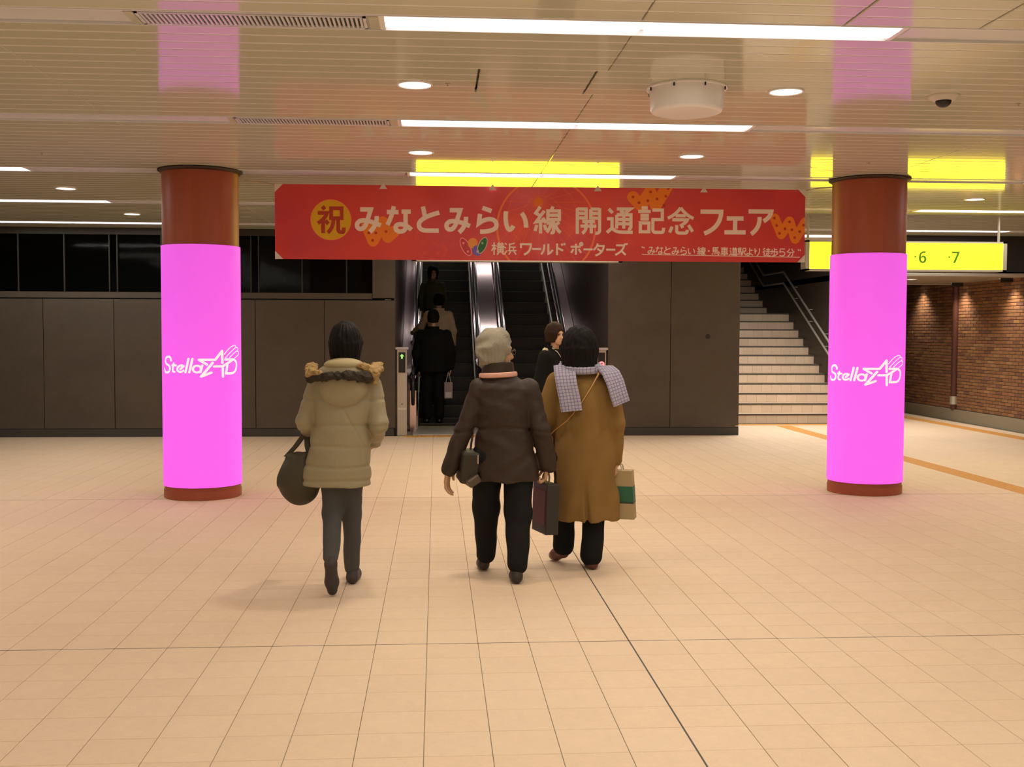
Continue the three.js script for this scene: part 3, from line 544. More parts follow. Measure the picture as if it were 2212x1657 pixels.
// ================================================================== STAIRS
{
  const t = thing('staircase', 'wide pale tiled staircase with dark nosings beside the grey wall block', 'stairs', [BX, 0, -18.42]);
  const w = 7.0 - BX, rise = .16, run = .30, tw = w / 14;
  const riserTile = [0, 1, 2].map((k) => metres(chamfered(tw - .003, .012, rise - .026, .001).rotateX(Math.PI / 2), k * .4, k * .2));
  for (let i = 0; i < 24; i++) {
    const z = -(i * run) - (i >= 12 ? 1.2 : 0), y = (i + 1) * rise, deep = i === 11 ? run + 1.2 : run;
    const st = part(t, 'step', span(0, w, -Math.min(y, .6), -.001, -.006, -deep - .02), M.stairTile[1], [0, y, z]);
    part(st, 'nosing', rbox(w, .024, .05, .003, w / 2, -.011, -.018), M.nosing);
    if (i < 12) for (let k = 0; k < 14; k++) part(st, 'riser_tile', riserTile[k % 3], M.stairTile[Math.floor(rnd() * 3)], [(k + .5) * tw, -.024 - (rise - .026) / 2, -.006]);
  }
  const s = structure('wall_stairwell');
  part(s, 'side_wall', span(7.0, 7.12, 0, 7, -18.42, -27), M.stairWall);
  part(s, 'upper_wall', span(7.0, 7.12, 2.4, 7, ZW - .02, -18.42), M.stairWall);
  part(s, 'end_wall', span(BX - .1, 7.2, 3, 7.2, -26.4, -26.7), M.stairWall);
  part(s, 'level_ceiling', span(BX - .3, 7.0, CEIL + .05, CEIL + .3, ZW, -18.6), M.plaster);
  part(s, 'header', span(BX - .1, 7.1, CEIL + .05, 7.2, -18.5, -18.7), M.stairWall);
  part(s, 'upper_ceiling', span(BX - .1, 7.2, 6.8, 7.1, -18.5, -26.7), M.plaster);
  [[-16.75, 'white light strip over the floor in front of the pale staircase'], [-17.9, 'white light strip over the first step of the pale staircase']].forEach(([z, label]) => {
    const l = thing('stairwell_light', label, 'ceiling light', [5.72, CEIL + .03, z]);
    part(l, 'housing', box(2.3, .03, .3, 0, .004, 0), M.white); part(l, 'tube', glowTube(2.25), M.tubeGlow, [0, -.014, 0]); rectLight(l, TUBE, 48, 2.2, .2, [0, -.032, 0], [5.72, 0, z]);
  });
  const rail = (dy, label) => {
    const h = thing('handrail', label, 'handrail', [6.88, 0, 0]), zl = -18.42 - 11 * run, y0 = 12 * rise;
    const pts = [[0, rise + dy - .05, -18.25], [0, y0 + dy, zl], [0, y0 + dy, zl - 1.35], [0, y0 + dy + 6 * rise + .1, zl - 1.35 - 6 * run - .2]];
    part(h, 'rail', poly(pts, .019), M.steelDull);
    for (let i = 0; i < 4; i++) { const f = (i + .4) / 4; part(h, 'bracket', poly([[0, pts[0][1] + (pts[1][1] - pts[0][1]) * f, pts[0][2] + (pts[1][2] - pts[0][2]) * f], [.05, pts[0][1] + (pts[1][1] - pts[0][1]) * f - .05, pts[0][2] + (pts[1][2] - pts[0][2]) * f], [.12, pts[0][1] + (pts[1][1] - pts[0][1]) * f - .05, pts[0][2] + (pts[1][2] - pts[0][2]) * f]], .007), M.steelDull); }
  };
  rail(.82, 'upper steel handrail climbing the dark wall beside the stairs');
  rail(.60, 'lower steel handrail climbing the dark wall beside the stairs');
}

// ================================================================== PEOPLE
// distance fields meshed with surface nets
const len = Math.hypot;
const smin = (a, b, k) => { if (k <= 0) return Math.min(a, b); const h = Math.max(k - Math.abs(a - b), 0) / k; return Math.min(a, b) - h * h * k * .25; };
const smax = (a, b, k) => -smin(-a, -b, k);
function cap(a, b, ra, rb = ra, fz = 1) { // tapered capsule; fz flattens it front to back
  const bx = b[0] - a[0], by = b[1] - a[1], bz = b[2] - a[2], bb = bx * bx + by * by + bz * bz || 1e-9;
  return (x, y, z) => { const px = x - a[0], py = y - a[1], pz = z - a[2]; let t = (px * bx + py * by + pz * bz) / bb; t = t < 0 ? 0 : t > 1 ? 1 : t; return len(px - bx * t, py - by * t, (pz - bz * t) / fz) - (ra + (rb - ra) * t); };
}
function ell(c, r) { const m = Math.min(...r); return (x, y, z) => { const k = len((x - c[0]) / r[0], (y - c[1]) / r[1], (z - c[2]) / r[2]); return (k - 1) * (m + (k > .2 ? .5 * (len(x - c[0], y - c[1], z - c[2]) / k - m) : 0)); }; }
function rings(list) { // stacked ellipses: [y, cx, cz, rx, rz], top to bottom or bottom to top
  const L = list.slice().sort((p, q) => p[0] - q[0]), n = L.length;
  return (x, y, z) => {
    const yc = y < L[0][0] ? L[0][0] : y > L[n - 1][0] ? L[n - 1][0] : y; let i = 0; while (i < n - 2 && yc > L[i + 1][0]) i++;
    const p = L[i], q = L[i + 1]; let t = (yc - p[0]) / (q[0] - p[0]); const u = t * t * (3 - 2 * t); t = .5 * t + .5 * u;
    const cx = p[1] + (q[1] - p[1]) * t, cz = p[2] + (q[2] - p[2]) * t, rx = p[3] + (q[3] - p[3]) * t, rz = p[4] + (q[4] - p[4]) * t;
    const d = (len((x - cx) / rx, (z - cz) / rz) - 1) * Math.min(rx, rz), e = Math.max(L[0][0] - y, y - L[n - 1][0]);
    return e > 0 ? (d > 0 ? len(d, e) : e) : Math.max(d, e);
  };
}
function join(k, ...f) { return (x, y, z) => { let d = f[0](x, y, z); for (let i = 1; i < f.length; i++) d = smin(d, f[i](x, y, z), k); return d; }; }
function nets(f, lo, hi, h) {
  const nx = Math.ceil((hi[0] - lo[0]) / h) + 1, ny = Math.ceil((hi[1] - lo[1]) / h) + 1, nz = Math.ceil((hi[2] - lo[2]) / h) + 1;
  const val = new Float32Array(nx * ny * nz), id = (i, j, k) => (k * ny + j) * nx + i;
  const B = 5; // far from the surface a block of samples takes the value at its middle
  for (let K = 0; K < nz; K += B) for (let J = 0; J < ny; J += B) for (let I = 0; I < nx; I += B) {
    const m = f(lo[0] + (I + 2) * h, lo[1] + (J + 2) * h, lo[2] + (K + 2) * h), far = Math.abs(m) > 8 * h;
    for (let k = K; k < Math.min(K + B, nz); k++) for (let j = J; j < Math.min(J + B, ny); j++) for (let i = I; i < Math.min(I + B, nx); i++) val[id(i, j, k)] = far ? m : f(lo[0] + i * h, lo[1] + j * h, lo[2] + k * h);
  }
  const cell = new Int32Array(nx * ny * nz).fill(-1), pos = [], idx = [];
  const C = [[0, 0, 0], [1, 0, 0], [0, 1, 0], [1, 1, 0], [0, 0, 1], [1, 0, 1], [0, 1, 1], [1, 1, 1]], E = [[0, 1], [2, 3], [4, 5], [6, 7], [0, 2], [1, 3], [4, 6], [5, 7], [0, 4], [1, 5], [2, 6], [3, 7]];
  for (let k = 0; k < nz - 1; k++) for (let j = 0; j < ny - 1; j++) for (let i = 0; i < nx - 1; i++) {
    let m = 0; const v = C.map(([a, b, c], q) => { const d = val[id(i + a, j + b, k + c)]; if (d < 0) m |= 1 << q; return d; });
    if (m === 0 || m === 255) continue;
    let sx = 0, sy = 0, sz = 0, n = 0;
    for (const [a, b] of E) if ((v[a] < 0) !== (v[b] < 0)) { const t = v[a] / (v[a] - v[b]); sx += C[a][0] + (C[b][0] - C[a][0]) * t; sy += C[a][1] + (C[b][1] - C[a][1]) * t; sz += C[a][2] + (C[b][2] - C[a][2]) * t; n++; }
    cell[id(i, j, k)] = pos.length / 3; pos.push(lo[0] + (i + sx / n) * h, lo[1] + (j + sy / n) * h, lo[2] + (k + sz / n) * h);
  }
  const quad = (a, b, c, d, flip) => { if (a < 0 || b < 0 || c < 0 || d < 0) return; flip ? idx.push(a, c, b, a, d, c) : idx.push(a, b, c, a, c, d); };
  for (let k = 1; k < nz - 1; k++) for (let j = 1; j < ny - 1; j++) for (let i = 1; i < nx - 1; i++) {
    const s = val[id(i, j, k)] < 0;
    if (s !== val[id(i + 1, j, k)] < 0) quad(cell[id(i, j - 1, k - 1)], cell[id(i, j, k - 1)], cell[id(i, j, k)], cell[id(i, j - 1, k)], !s);
    if (s !== val[id(i, j + 1, k)] < 0) quad(cell[id(i - 1, j, k - 1)], cell[id(i - 1, j, k)], cell[id(i, j, k)], cell[id(i, j, k - 1)], !s);
    if (s !== val[id(i, j, k + 1)] < 0) quad(cell[id(i - 1, j - 1, k)], cell[id(i, j - 1, k)], cell[id(i, j, k)], cell[id(i - 1, j, k)], !s);
  }
  const nor = new Float32Array(pos.length), e = h * .6, uv = new Float32Array(pos.length / 3 * 2);
  for (let q = 0; q < pos.length; q += 3) {
    const x = pos[q], y = pos[q + 1], z = pos[q + 2], gx = f(x + e, y, z) - f(x - e, y, z), gy = f(x, y + e, z) - f(x, y - e, z), gz = f(x, y, z + e) - f(x, y, z - e), l = len(gx, gy, gz) || 1;
    nor[q] = gx / l; nor[q + 1] = gy / l; nor[q + 2] = gz / l; uv[q / 3 * 2] = x + z * .6; uv[q / 3 * 2 + 1] = y + z * .3;
  }
  const g = new THREE.BufferGeometry(); g.setAttribute('position', new THREE.Float32BufferAttribute(pos, 3)); g.setAttribute('normal', new THREE.BufferAttribute(nor, 3)); g.setAttribute('uv', new THREE.BufferAttribute(uv, 2)); g.setIndex(idx); return g;
}
const wob = (x, y, z, s) => Math.sin(x * 23 * s + 1.7 * Math.sin(y * 17 * s + z * 9 * s)) * Math.cos(y * 19 * s + 1.3 * Math.sin(z * 21 * s + x * 7 * s));
const add3 = (a, b) => [a[0] + b[0], a[1] + b[1], a[2] + b[2]], lerp3 = (a, b, t) => a.map((v, i) => v + (b[i] - v) * t);
const headFrame = (c, yaw, pitch = 0) => { const m = new THREE.Matrix4().makeRotationFromEuler(new THREE.Euler(pitch, yaw, 0, 'YXZ')).setPosition(...c), inv = m.clone().invert(), e = inv.elements; return { m, to: (x, y, z) => [e[0] * x + e[4] * y + e[8] * z + e[12], e[1] * x + e[5] * y + e[9] * z + e[13], e[2] * x + e[6] * y + e[10] * z + e[14]] }; };
// the head looks along its own +z; the frame turns it
const HEAD = (() => {
  const base = join(.03, ell([0, .022, -.012], [.073, .092, .092]), ell([0, -.05, .022], [.054, .06, .062]), ell([0, -.092, .048], [.026, .022, .024]));
  const nose = join(.015, cap([0, .012, .078], [0, -.03, .096], .008, .012), ell([0, -.034, .092], [.016, .009, .012])), brow = cap([-.035, .022, .072], [.035, .022, .072], .01), lips = join(.006, ell([0, -.062, .078], [.021, .006, .010]), ell([0, -.071, .076], [.018, .006, .010]));
  const sockets = join(0, ell([-.031, .003, .086], [.018, .011, .016]), ell([.031, .003, .086], [.018, .011, .016])), ears = join(0, ell([-.076, -.008, -.008], [.011, .031, .019]), ell([.076, -.008, -.008], [.011, .031, .019]));
  return (x, y, z) => { let d = base(x, y, z); d = smin(d, brow(x, y, z), .02); d = smax(d, -sockets(x, y, z), .012); d = smin(d, nose(x, y, z), .014); d = smin(d, lips(x, y, z), .008); return smin(d, ears(x, y, z), .008); };
})();
// a hand: wrist, pointing direction, direction of the thumb side, how far the fingers curl (0 straight .. 1 fist)
function handField(wrist, dir, thumb, curl, left) {
  const d = V(...dir).normalize(), t = V(...thumb).addScaledVector(d, -V(...thumb).dot(d)).normalize(), palm = d.clone().cross(t).multiplyScalar(left ? 1 : -1), w = V(...wrist);
  const at = (a, b, c) => w.clone().addScaledVector(d, a).addScaledVector(t, b).addScaledVector(palm, c).toArray(), f = [];
  f.push(cap(at(0, 0, 0), at(.03, 0, 0), .022, .024)); for (const b of [-.026, -.009, .009, .026]) f.push(cap(at(.025, b * .7, 0), at(.082, b, 0), .014, .011));
  [[.026, .040], [.009, .046], [-.009, .043], [-.026, .034]].forEach(([b, l]) => {
    let p = [.085, b, 0], ang = curl * .9; for (const [k, r0, r1] of [[l, .0095, .0088], [l * .62, .0088, .008], [l * .5, .008, .0066]]) { const q = [p[0] + Math.cos(ang) * k, b * (1 + .1), p[2] + Math.sin(ang) * k]; f.push(cap(at(...p), at(...q), r0, r1)); p = q; ang += curl * 1.25 + .12; }
  });
  f.push(cap(at(.02, .022, .004), at(.05, .046, .014 + curl * .01), .0125, .0105)); f.push(cap(at(.05, .046, .014 + curl * .01), at(.075, .05 - curl * .02, .022 + curl * .016), .0105, .0085));
  return { f: join(.006, ...f), c: at(.08, 0, .02) };
}
const SKIN = phys(.52, .30, .19, .5), HAIR = phys(.009, .0078, .007, .6, { bumpMap: bumpFine, bumpScale: .001, ior: 1.35, specularIntensity: .35 }), EYE = std(.02, .015, .012, .2), LIP = std(.42, .14, .11, .5);
function person(label, x, z, y, turn, P) {
  const o = thing('person', label, 'person', [x, y, z], turn), fr = headFrame(P.head, P.yaw ?? Math.PI, P.pitch ?? 0), N = P.neck ?? [P.head[0], P.head[1] - .17, P.head[2] + (Math.abs(P.yaw ?? Math.PI) > 1.6 ? .02 : -.02)];
  const [LS, LE, LW] = P.armL, [RS, RE, RW] = P.armR, [LH, LK, LA, LT] = P.legL, [RH, RK, RA, RT] = P.legR, sh = P.shoulderY, hipY = LH[1];
  const trunk = rings([[hipY - .08, P.bx ?? 0, 0, .125, .09], [hipY + .08, P.bx ?? 0, 0, .135, .092], [(hipY + sh) / 2 + .02, P.bx ?? 0, 0, .112, .08], [sh - .14, P.bx ?? 0, 0, .125, .085], [sh - .06, P.bx ?? 0, 0, .09, .06]]);
  const body = join(.035, trunk, cap(add3(LS, [0, -.015, 0]), add3(RS, [0, -.015, 0]), .038), cap([N[0], sh - .05, N[2]], add3(P.head, [0, -.06, 0]), .052, .046), cap(LS, LE, .04, .033), cap(LE, LW, .033, .022), cap(RS, RE, .04, .033), cap(RE, RW, .033, .022),
    cap(LH, LK, .065, .044), cap(LK, LA, .042, .028), cap(LA, LT, .026, .022), cap(RH, RK, .065, .044), cap(RK, RA, .042, .028), cap(RA, RT, .026, .022));
  const geos = [nets(body, [-.42, -.02, -.55], [.42, P.head[1] - .05, .45], P.cell ?? .014)];
  const R = .15; geos.push(nets((X, Y, Z) => HEAD(...fr.to(X, Y, Z)), add3(P.head, [-R, -R, -R]), add3(P.head, [R, R, R]), .0055));
  for (const [wrist, elbow, hd, left] of [[LW, LE, P.handL, true], [RW, RE, P.handR, false]]) { const dir = hd?.dir ?? [wrist[0] - elbow[0], wrist[1] - elbow[1], wrist[2] - elbow[2]], H2 = handField(wrist, dir, hd?.thumb ?? [0, 0, -1], hd?.curl ?? .35, left); geos.push(nets(H2.f, add3(H2.c, [-.13, -.13, -.13]), add3(H2.c, [.13, .13, .13]), .005)); }
  part(o, 'body', mergeGeometries(geos), P.skin ?? SKIN);
  const face = (name, geo, mat) => part(o, name, geo.applyMatrix4(fr.m), mat);
  for (const s of [-1, 1]) { face('eye', new THREE.SphereGeometry(.0105, 12, 8).scale(1.25, .75, .5).translate(s * .031, .003, .0745), EYE); face('eyebrow', tube([[s * .017, .020, .084], [s * .032, .026, .0815], [s * .047, .019, .073]], .0028, 8, 5), P.hairMat ?? HAIR); }
  face('mouth', new THREE.SphereGeometry(.02, 12, 8).scale(1, .3, .4).translate(0, -.0665, .0795), LIP);
  // hair: a cap around the skull, cut away in front of the face, falling to hair.low
  const hr = P.hair, capF = join(.03, ell([0, .03, -.018], [.073 + hr.t, .096 + hr.t, .092 + hr.t]), rings([[hr.low, 0, -.03 - (hr.back ?? 0), .06 + hr.t * (hr.flare ?? 1), .062 + hr.t], [.02, 0, -.018, .070 + hr.t, .088 + hr.t]]));
  const cb = hr.bare ?? 0, cut = join(.01, ell([0, -.035, .115 - cb], [.062 + cb * 1.2, .095, .075 + cb * .4]), ell([0, -.16, .09], [.075, .12, .085]));
  const hairF = (X, Y, Z) => { const [a, b, c] = fr.to(X, Y, Z); let d = capF(a, b, c); d = smax(d, -cut(a, b, c), .012); const ang = Math.atan2(a, c); return d + (hr.rough ?? .003) * (Math.sin(ang * 31 + b * 9) * .6 + wob(a, b * .4, c, 4) * .8) + (hr.curl ? hr.curl * wob(a, b, c, 1.6) : 0); };
  const HR = .2; part(o, 'hair', nets(hairF, add3(P.head, [-HR, -.24, -HR]), add3(P.head, [HR, .17, HR]), .006), P.hairMat ?? HAIR);
  // trousers and shoes
  const w = P.trouserR, fold = P.trouserFold ?? .004;
  const leg = (a, b, c) => join(.03, cap(a, b, w[0], w[1]), cap(b, c, w[1], w[2]));
  const tr = join(.04, leg(LH, LK, LA), leg(RH, RK, RA), cap(add3(LH, [.01, .02, 0]), add3(RH, [-.01, .02, 0]), w[0] * 1.05));
  part(o, 'trousers', nets((X, Y, Z) => tr(X, Y, Z) + fold * wob(X, Y, Z, .9), [-.45, -.02, -.6], [.45, hipY + .18, .5], .011), P.trousers);
  for (const [ankle, toe, heel] of [[LA, LT, P.heelL], [RA, RT, P.heelR]]) {
    const hl = heel ?? [ankle[0], toe[1], ankle[2] + .03], up = lerp3(ankle, hl, .35), ball = lerp3(hl, toe, .68);
    const s = join(.02, cap(up, hl, .034, .034), cap(hl, ball, .033, .04), cap(ball, toe, .038, .030)), c = lerp3(hl, toe, .5);
    const floorCut = P.footCut ?? true;
    part(o, 'shoe', nets((X, Y, Z) => floorCut ? Math.max(s(X, Y, Z), -Y + .003) : s(X, Y, Z), add3(c, [-.18, -.18, -.22]), add3(c, [.18, .24, .22]), .0075), P.shoeMat);
  }
  return o;
}
const coatMesh = (o, name, f, lo, hi, mat, cell = .0095) => part(o, name, nets(f, lo, hi, cell), mat);
const cloth = (r, g, b, rough = .85, bump = .0006, o = {}) => phys(r, g, b, rough, { bumpMap: weave, bumpScale: bump, ior: 1.4, specularIntensity: .4, ...o });
// a strip of cloth with thickness along a path; `side` gives the width direction at each point
function ribbon(path, side, w, t, bend = 0) {
  const pos = [], uv = [], idx = [], n = path.length, m = 7; let run = 0;
  const ptsAt = (i) => { const a = V(...path[Math.max(0, i - 1)]), b = V(...path[Math.min(n - 1, i + 1)]), T = b.sub(a).normalize(), S = V(...side[i]).normalize(), Nn = S.clone().cross(T).normalize(), out = [];
    for (let k = 0; k < m; k++) { const u = k / (m - 1) - .5; out.push([V(...path[i]).addScaledVector(S, u * w).addScaledVector(Nn, bend * Math.sin(u * 9 + i * .3)), Nn, u]); } return out; };
  for (let i = 0; i < n; i++) { if (i) run += V(...path[i]).distanceTo(V(...path[i - 1])); const P2 = ptsAt(i); for (const s of [1, -1]) for (const [p, nn, u] of P2) { const q = p.clone().addScaledVector(nn, s * t / 2); pos.push(q.x, q.y, q.z); uv.push(u * w, run); } }
  const row = m * 2; const q = (a, b, c, d) => idx.push(a, b, c, a, c, d);
  for (let i = 0; i + 1 < n; i++) for (let k = 0; k + 1 < m; k++) { const a = i * row + k, b = a + row; q(a, a + 1, b + 1, b); q(a + m, b + m, b + m + 1, a + m + 1); }
  for (let i = 0; i + 1 < n; i++) { const a = i * row, b = a + row; q(a, b, b + m, a + m); q(a + m - 1, a + row - 1, b + row - 1, b + m - 1); }
  for (const i of [0, n - 1]) for (let k = 0; k + 1 < m; k++) { const a = i * row + k; i ? q(a, a + 1, a + m + 1, a + m) : q(a, a + m, a + m + 1, a + 1); }
  const g = new THREE.BufferGeometry(); g.setAttribute('position', new THREE.Float32BufferAttribute(pos, 3)); g.setAttribute('uv', new THREE.Float32BufferAttribute(uv, 2)); g.setIndex(idx); g.computeVertexNormals(); return g;
}
const FACE_AWAY = -.068; // people walk straight away from the viewpoint

{ // woman in the cream padded coat
  const at = onFloor(742, 1274), cream = phys(.315, .272, .168, .5, { bumpMap: bumpBroad, bumpScale: .005, specularIntensity: .5 }), fur = phys(.38, .25, .10, .9, { bumpMap: bumpFine, bumpScale: .006 }), furDark = phys(.035, .025, .015, .9, { bumpMap: bumpFine, bumpScale: .006 });
  const LS = [-.15, 1.215, 0], LE = [-.212, 1.0, .03], LW = [-.215, .915, -.13], RS = [.17, 1.215, 0], RE = [.212, .99, .05], RW = [.165, .87, -.17];
  const o = person('person with short black hair in a cream hooded padded coat and grey jeans, walking away', at.x, at.z, 0, FACE_AWAY, {
    head: [.017, 1.447, -.02], pitch: -.08, shoulderY: 1.28, armL: [LS, LE, LW], armR: [RS, RE, RW], handL: { dir: [0, -.5, -1], thumb: [1, 0, 0], curl: .8 }, handR: { dir: [-.4, -.3, -1], thumb: [0, 1, 0], curl: .5 },
    legL: [[-.072, .76, .0], [-.062, .46, .0], [-.042, .235, .19], [-.04, .035, .16]], heelL: [-.038, .20, .225], legR: [[.05, .76, 0], [.038, .44, -.10], [.026, .10, -.17], [.022, .03, -.36]], heelR: [.030, .038, -.155],
    trouserR: [.077, .056, .046], trousers: cloth(.085, .085, .085, .8, .0008), shoeMat: std(.045, .034, .034, .6), hair: { t: .022, low: -.105, back: .01 }, footCut: false,
  });
  const seams = [1.14, .985, .862, .744, .662];
  const torso = rings([[.628, -.035, .01, .198, .15], [.70, -.03, .01, .196, .15], [.86, -.015, .01, .180, .142], [.99, -.005, .01, .168, .135], [1.12, .006, .01, .18, .132], [1.22, .01, .01, .175, .118], [1.30, .012, .0, .115, .085]]);
  const sleeves = join(.02, cap(LS, LE, .056, .056), cap(LE, lerp3(LE, LW, .9), .056, .048), cap(RS, RE, .058, .058), cap(RE, lerp3(RE, RW, .95), .058, .048));
  const coat = (x, y, z) => {
    let d = smin(torso(x, y, z), sleeves(x, y, z), .012), g = 0;
    for (const s of seams) { const dy = y - s - .004 * Math.sin(x * 14 + s * 40); g += Math.exp(-(dy * dy) / .00011); }
    const back = Math.abs((y - 1.145) + (x - .0) * 1.9 + .02) / 2.15; if (z > .05 && y < 1.16 && y > .87) g += .8 * Math.exp(-back * back / .00005); // seam running down to the right
    return d + .0055 * g - .002 + .0045 * wob(x, y, z, .8);
  };
  coatMesh(o, 'coat', coat, [-.4, .6, -.35], [.4, 1.36, .3], cream, .008);
  const hood = join(.03, ell([.02, 1.215, .125], [.142, .125, .062]), ell([.02, 1.29, .10], [.155, .06, .075]));
  coatMesh(o, 'hood', (x, y, z) => hood(x, y, z) + .0025 * wob(x, y, z, .9), [-.24, 1.05, -.02], [.26, 1.4, .26], cream, .008);
  coatMesh(o, 'hood_lining', (x, y, z) => ell([.022, 1.335, .10], [.118, .044, .075])(x, y, z), [-.18, 1.25, 0], [.2, 1.42, .22], cloth(.42, .35, .2, .7), .008);
  const furF = (c, amp) => (x, y, z) => c(x, y, z) + amp * (wob(x, y, z, 4) + .7 * wob(y, z, x, 7));
  coatMesh(o, 'fur_trim', furF(join(.02, cap([-.175, 1.315, .03], [-.165, 1.285, .13], .036, .03), cap([-.165, 1.287, .13], [-.10, 1.292, .18], .026, .016)), .006), [-.27, 1.2, -.05], [-.05, 1.4, .26], fur, .006);
  coatMesh(o, 'fur_trim', furF(join(.02, cap([.205, 1.32, .03], [.19, 1.29, .13], .038, .034), cap([.19, 1.31, .12], [.125, 1.335, .15], .026, .018), cap([.205, 1.29, .1], [.205, 1.24, .12], .025, .016)), .006), [.05, 1.15, -.05], [.3, 1.42, .26], fur, .006);
  coatMesh(o, 'fur_trim', furF(join(.02, cap([-.17, 1.262, .13], [-.06, 1.275, .195], .026, .022), cap([-.06, 1.275, .195], [.06, 1.282, .205], .02, .022), cap([.06, 1.282, .205], [.165, 1.268, .15], .024, .036)), .006), [-.25, 1.18, .05], [.26, 1.36, .28], furDark, .006);
  const b = thing('shoulder_bag', 'slouchy dark brown bag hanging from the arm of the person in the cream coat', 'bag', [at.x, 0, at.z], FACE_AWAY);
  const bagM = phys(.045, .035, .016, .55, { bumpMap: bumpBroad, bumpScale: .004 });
  const bag = join(.03, ell([-.262, .635, -.02], [.128, .135, .075]), rings([[.62, -.262, -.02, .118, .07], [.72, -.268, -.02, .098, .06], [.79, -.268, -.02, .082, .045], [.815, -.268, -.02, .08, .03]]));
  coatMesh(b, 'pouch', (x, y, z) => bag(x, y, z) + .004 * wob(x, y * .5, z, 1.2) + .003 * Math.sin(x * 90 + z * 40) * Math.max(0, y - .68) * 6, [-.45, .45, -.15], [-.08, .86, .12], bagM, .007);
  for (const s of [-1, 1]) part(b, 'strap', ribbon([[-.268 + s * .07, .79, -.02], [-.25 + s * .035, .85, -.03], [-.236 + s * .015, .90, -.05], [-.228, .955, -.075]], [[1, 0, 0], [1, 0, 0], [1, 0, 0], [1, 0, 0]], .034, .008), bagM);
}
{ // grey-haired woman in the brown jacket
  const at = onFloor(1088, 1246), brown = phys(.038, .0235, .016, .58, { bumpMap: bumpBroad, bumpScale: .007, specularIntensity: .6 }), grey = phys(.275, .252, .188, .7, { specularIntensity: .4, bumpMap: bumpFine, bumpScale: .003 });
  const LS = [-.155, 1.185, .0], LE = [-.245, .93, .02], LW = [-.342, .685, .03], RS = [.15, 1.185, 0], RE = [.226, .93, .03], RW = [.268, .705, .0];
  const o = person('person with short grey hair in a dark brown belted jacket, head turned right', at.x, at.z, 0, FACE_AWAY, {
    head: [-.043, 1.407, -.02], yaw: Math.PI - 1.15, pitch: .02, shoulderY: 1.25, armL: [LS, LE, LW], armR: [RS, RE, RW], handL: { dir: [-.15, -1, -.1], thumb: [.3, 0, -1], curl: .25 }, handR: { dir: [-.1, -1, -.1], thumb: [0, 0, -1], curl: .95 },
    legL: [[-.105, .74, 0], [-.115, .42, -.10], [-.115, .115, -.15], [-.14, .03, -.30]], heelL: [-.13, .045, -.16], legR: [[.09, .74, 0], [.09, .42, .06], [.085, .115, .17], [.075, .03, .05]], heelR: [.08, .04, .19],
    trouserR: [.098, .083, .062], trousers: cloth(.012, .012, .0115, .8, .0008), shoeMat: std(.028, .022, .02, .5), hair: { t: .027, low: -.085, flare: .25, rough: .0018, curl: .009, back: -.004, bare: .03 }, hairMat: grey, skin: phys(.56, .33, .19, .5),
  });
  const torso = rings([[.61, .02, 0, .205, .15], [.70, .015, 0, .198, .148], [.86, 0, 0, .178, .135], [.93, -.005, 0, .168, .128], [1.05, -.01, .0, .18, .132], [1.18, -.01, .0, .178, .118], [1.265, -.025, -.01, .10, .08]]);
  const sleeves = join(.02, cap(LS, LE, .062, .058), cap(LE, LW, .058, .052), cap(RS, RE, .064, .062), cap(RE, RW, .062, .056));
  coatMesh(o, 'jacket', (x, y, z) => {
    let d = smin(torso(x, y, z), sleeves(x, y, z), .014); const belt = y - .925 - .02 * Math.cos(x * 9);
    d += .007 * Math.exp(-belt * belt / .00012); d += .0045 * wob(x, y, z, .75) + .0035 * wob(x, y, z, 1.6); if (y < .92) d += .004 * Math.sin(x * 40 + 6 * y) * Math.min(1, (.92 - y) * 4);
    return d;
  }, [-.48, .58, -.25], [.42, 1.3, .25], brown, .008);
  const collar = (r0, r1, y0, y1, t) => (x, y, z) => { const k = (y - y0) / (y1 - y0), r = r0 + (r1 - r0) * k, d = Math.abs(len((x + .04), (z + .015) * 1.05) - r) - t; return Math.max(d, y0 - y, y - y1 - (z < -.05 ? -.03 : 0)); };
  coatMesh(o, 'collar', collar(.096, .083, 1.24, 1.345, .012), [-.2, 1.2, -.16], [.12, 1.38, .14], brown, .007);
  coatMesh(o, 'scarf', (x, y, z) => { const q = Math.abs(len((x + .038), (z + .012) * 1.0) - .104) - .016; const yy = y - 1.268 + (z < 0 ? -z * .25 : 0) - .05 * x; return smax(q, Math.abs(yy) - .016, .012); }, [-.2, 1.2, -.18], [.14, 1.34, .16], cloth(.72, .40, .32, .8), .006);
  const fr = headFrame([-.043, 1.407, -.02], Math.PI - 1.15, .02), gl = (g, m, n = 'glasses') => part(o, n, g.applyMatrix4(fr.m), m), frame = std(.12, .07, .04, .35);
  gl(mergeGeometries([-1, 1].map((s) => new THREE.TorusGeometry(.021, .0022, 8, 24).scale(1.15, .85, 1).translate(s * .032, .002, .098)).concat([-1, 1].map((s) => tube([[s * .055, .008, .096], [s * .072, .010, .07], [s * .078, .008, .0]], .002, 10, 6)), [tube([[-.01, .004, .099], [0, .008, .102], [.01, .004, .099]], .002, 8, 6)])), frame);
  const b = thing('handbag', 'small dark olive handbag slung at the left hip of the grey-haired person', 'bag', [at.x, 0, at.z], FACE_AWAY);
  const bm = phys(.032, .027, .016, .45, { bumpMap: bumpFine, bumpScale: .001 });
  const bag = part(b, 'pouch', rbox(.115, .20, .15, .02), bm, [-.222, .70, .03]); bag.rotation.set(.15, .25, -.12);
  const base = part(b, 'base_panel', rbox(.085, .055, .11, .012), phys(.10, .075, .045, .5), [-.200, .62, .065]); base.rotation.set(.15, .45, .5);
  part(b, 'strap', ribbon([[-.21, .79, .03], [-.20, .88, -.09], [-.185, 1.0, -.13], [-.165, 1.12, -.12], [-.14, 1.23, -.07], [-.13, 1.262, -.0]], Array(6).fill([.75, .6, 0]), .016, .005), bm);
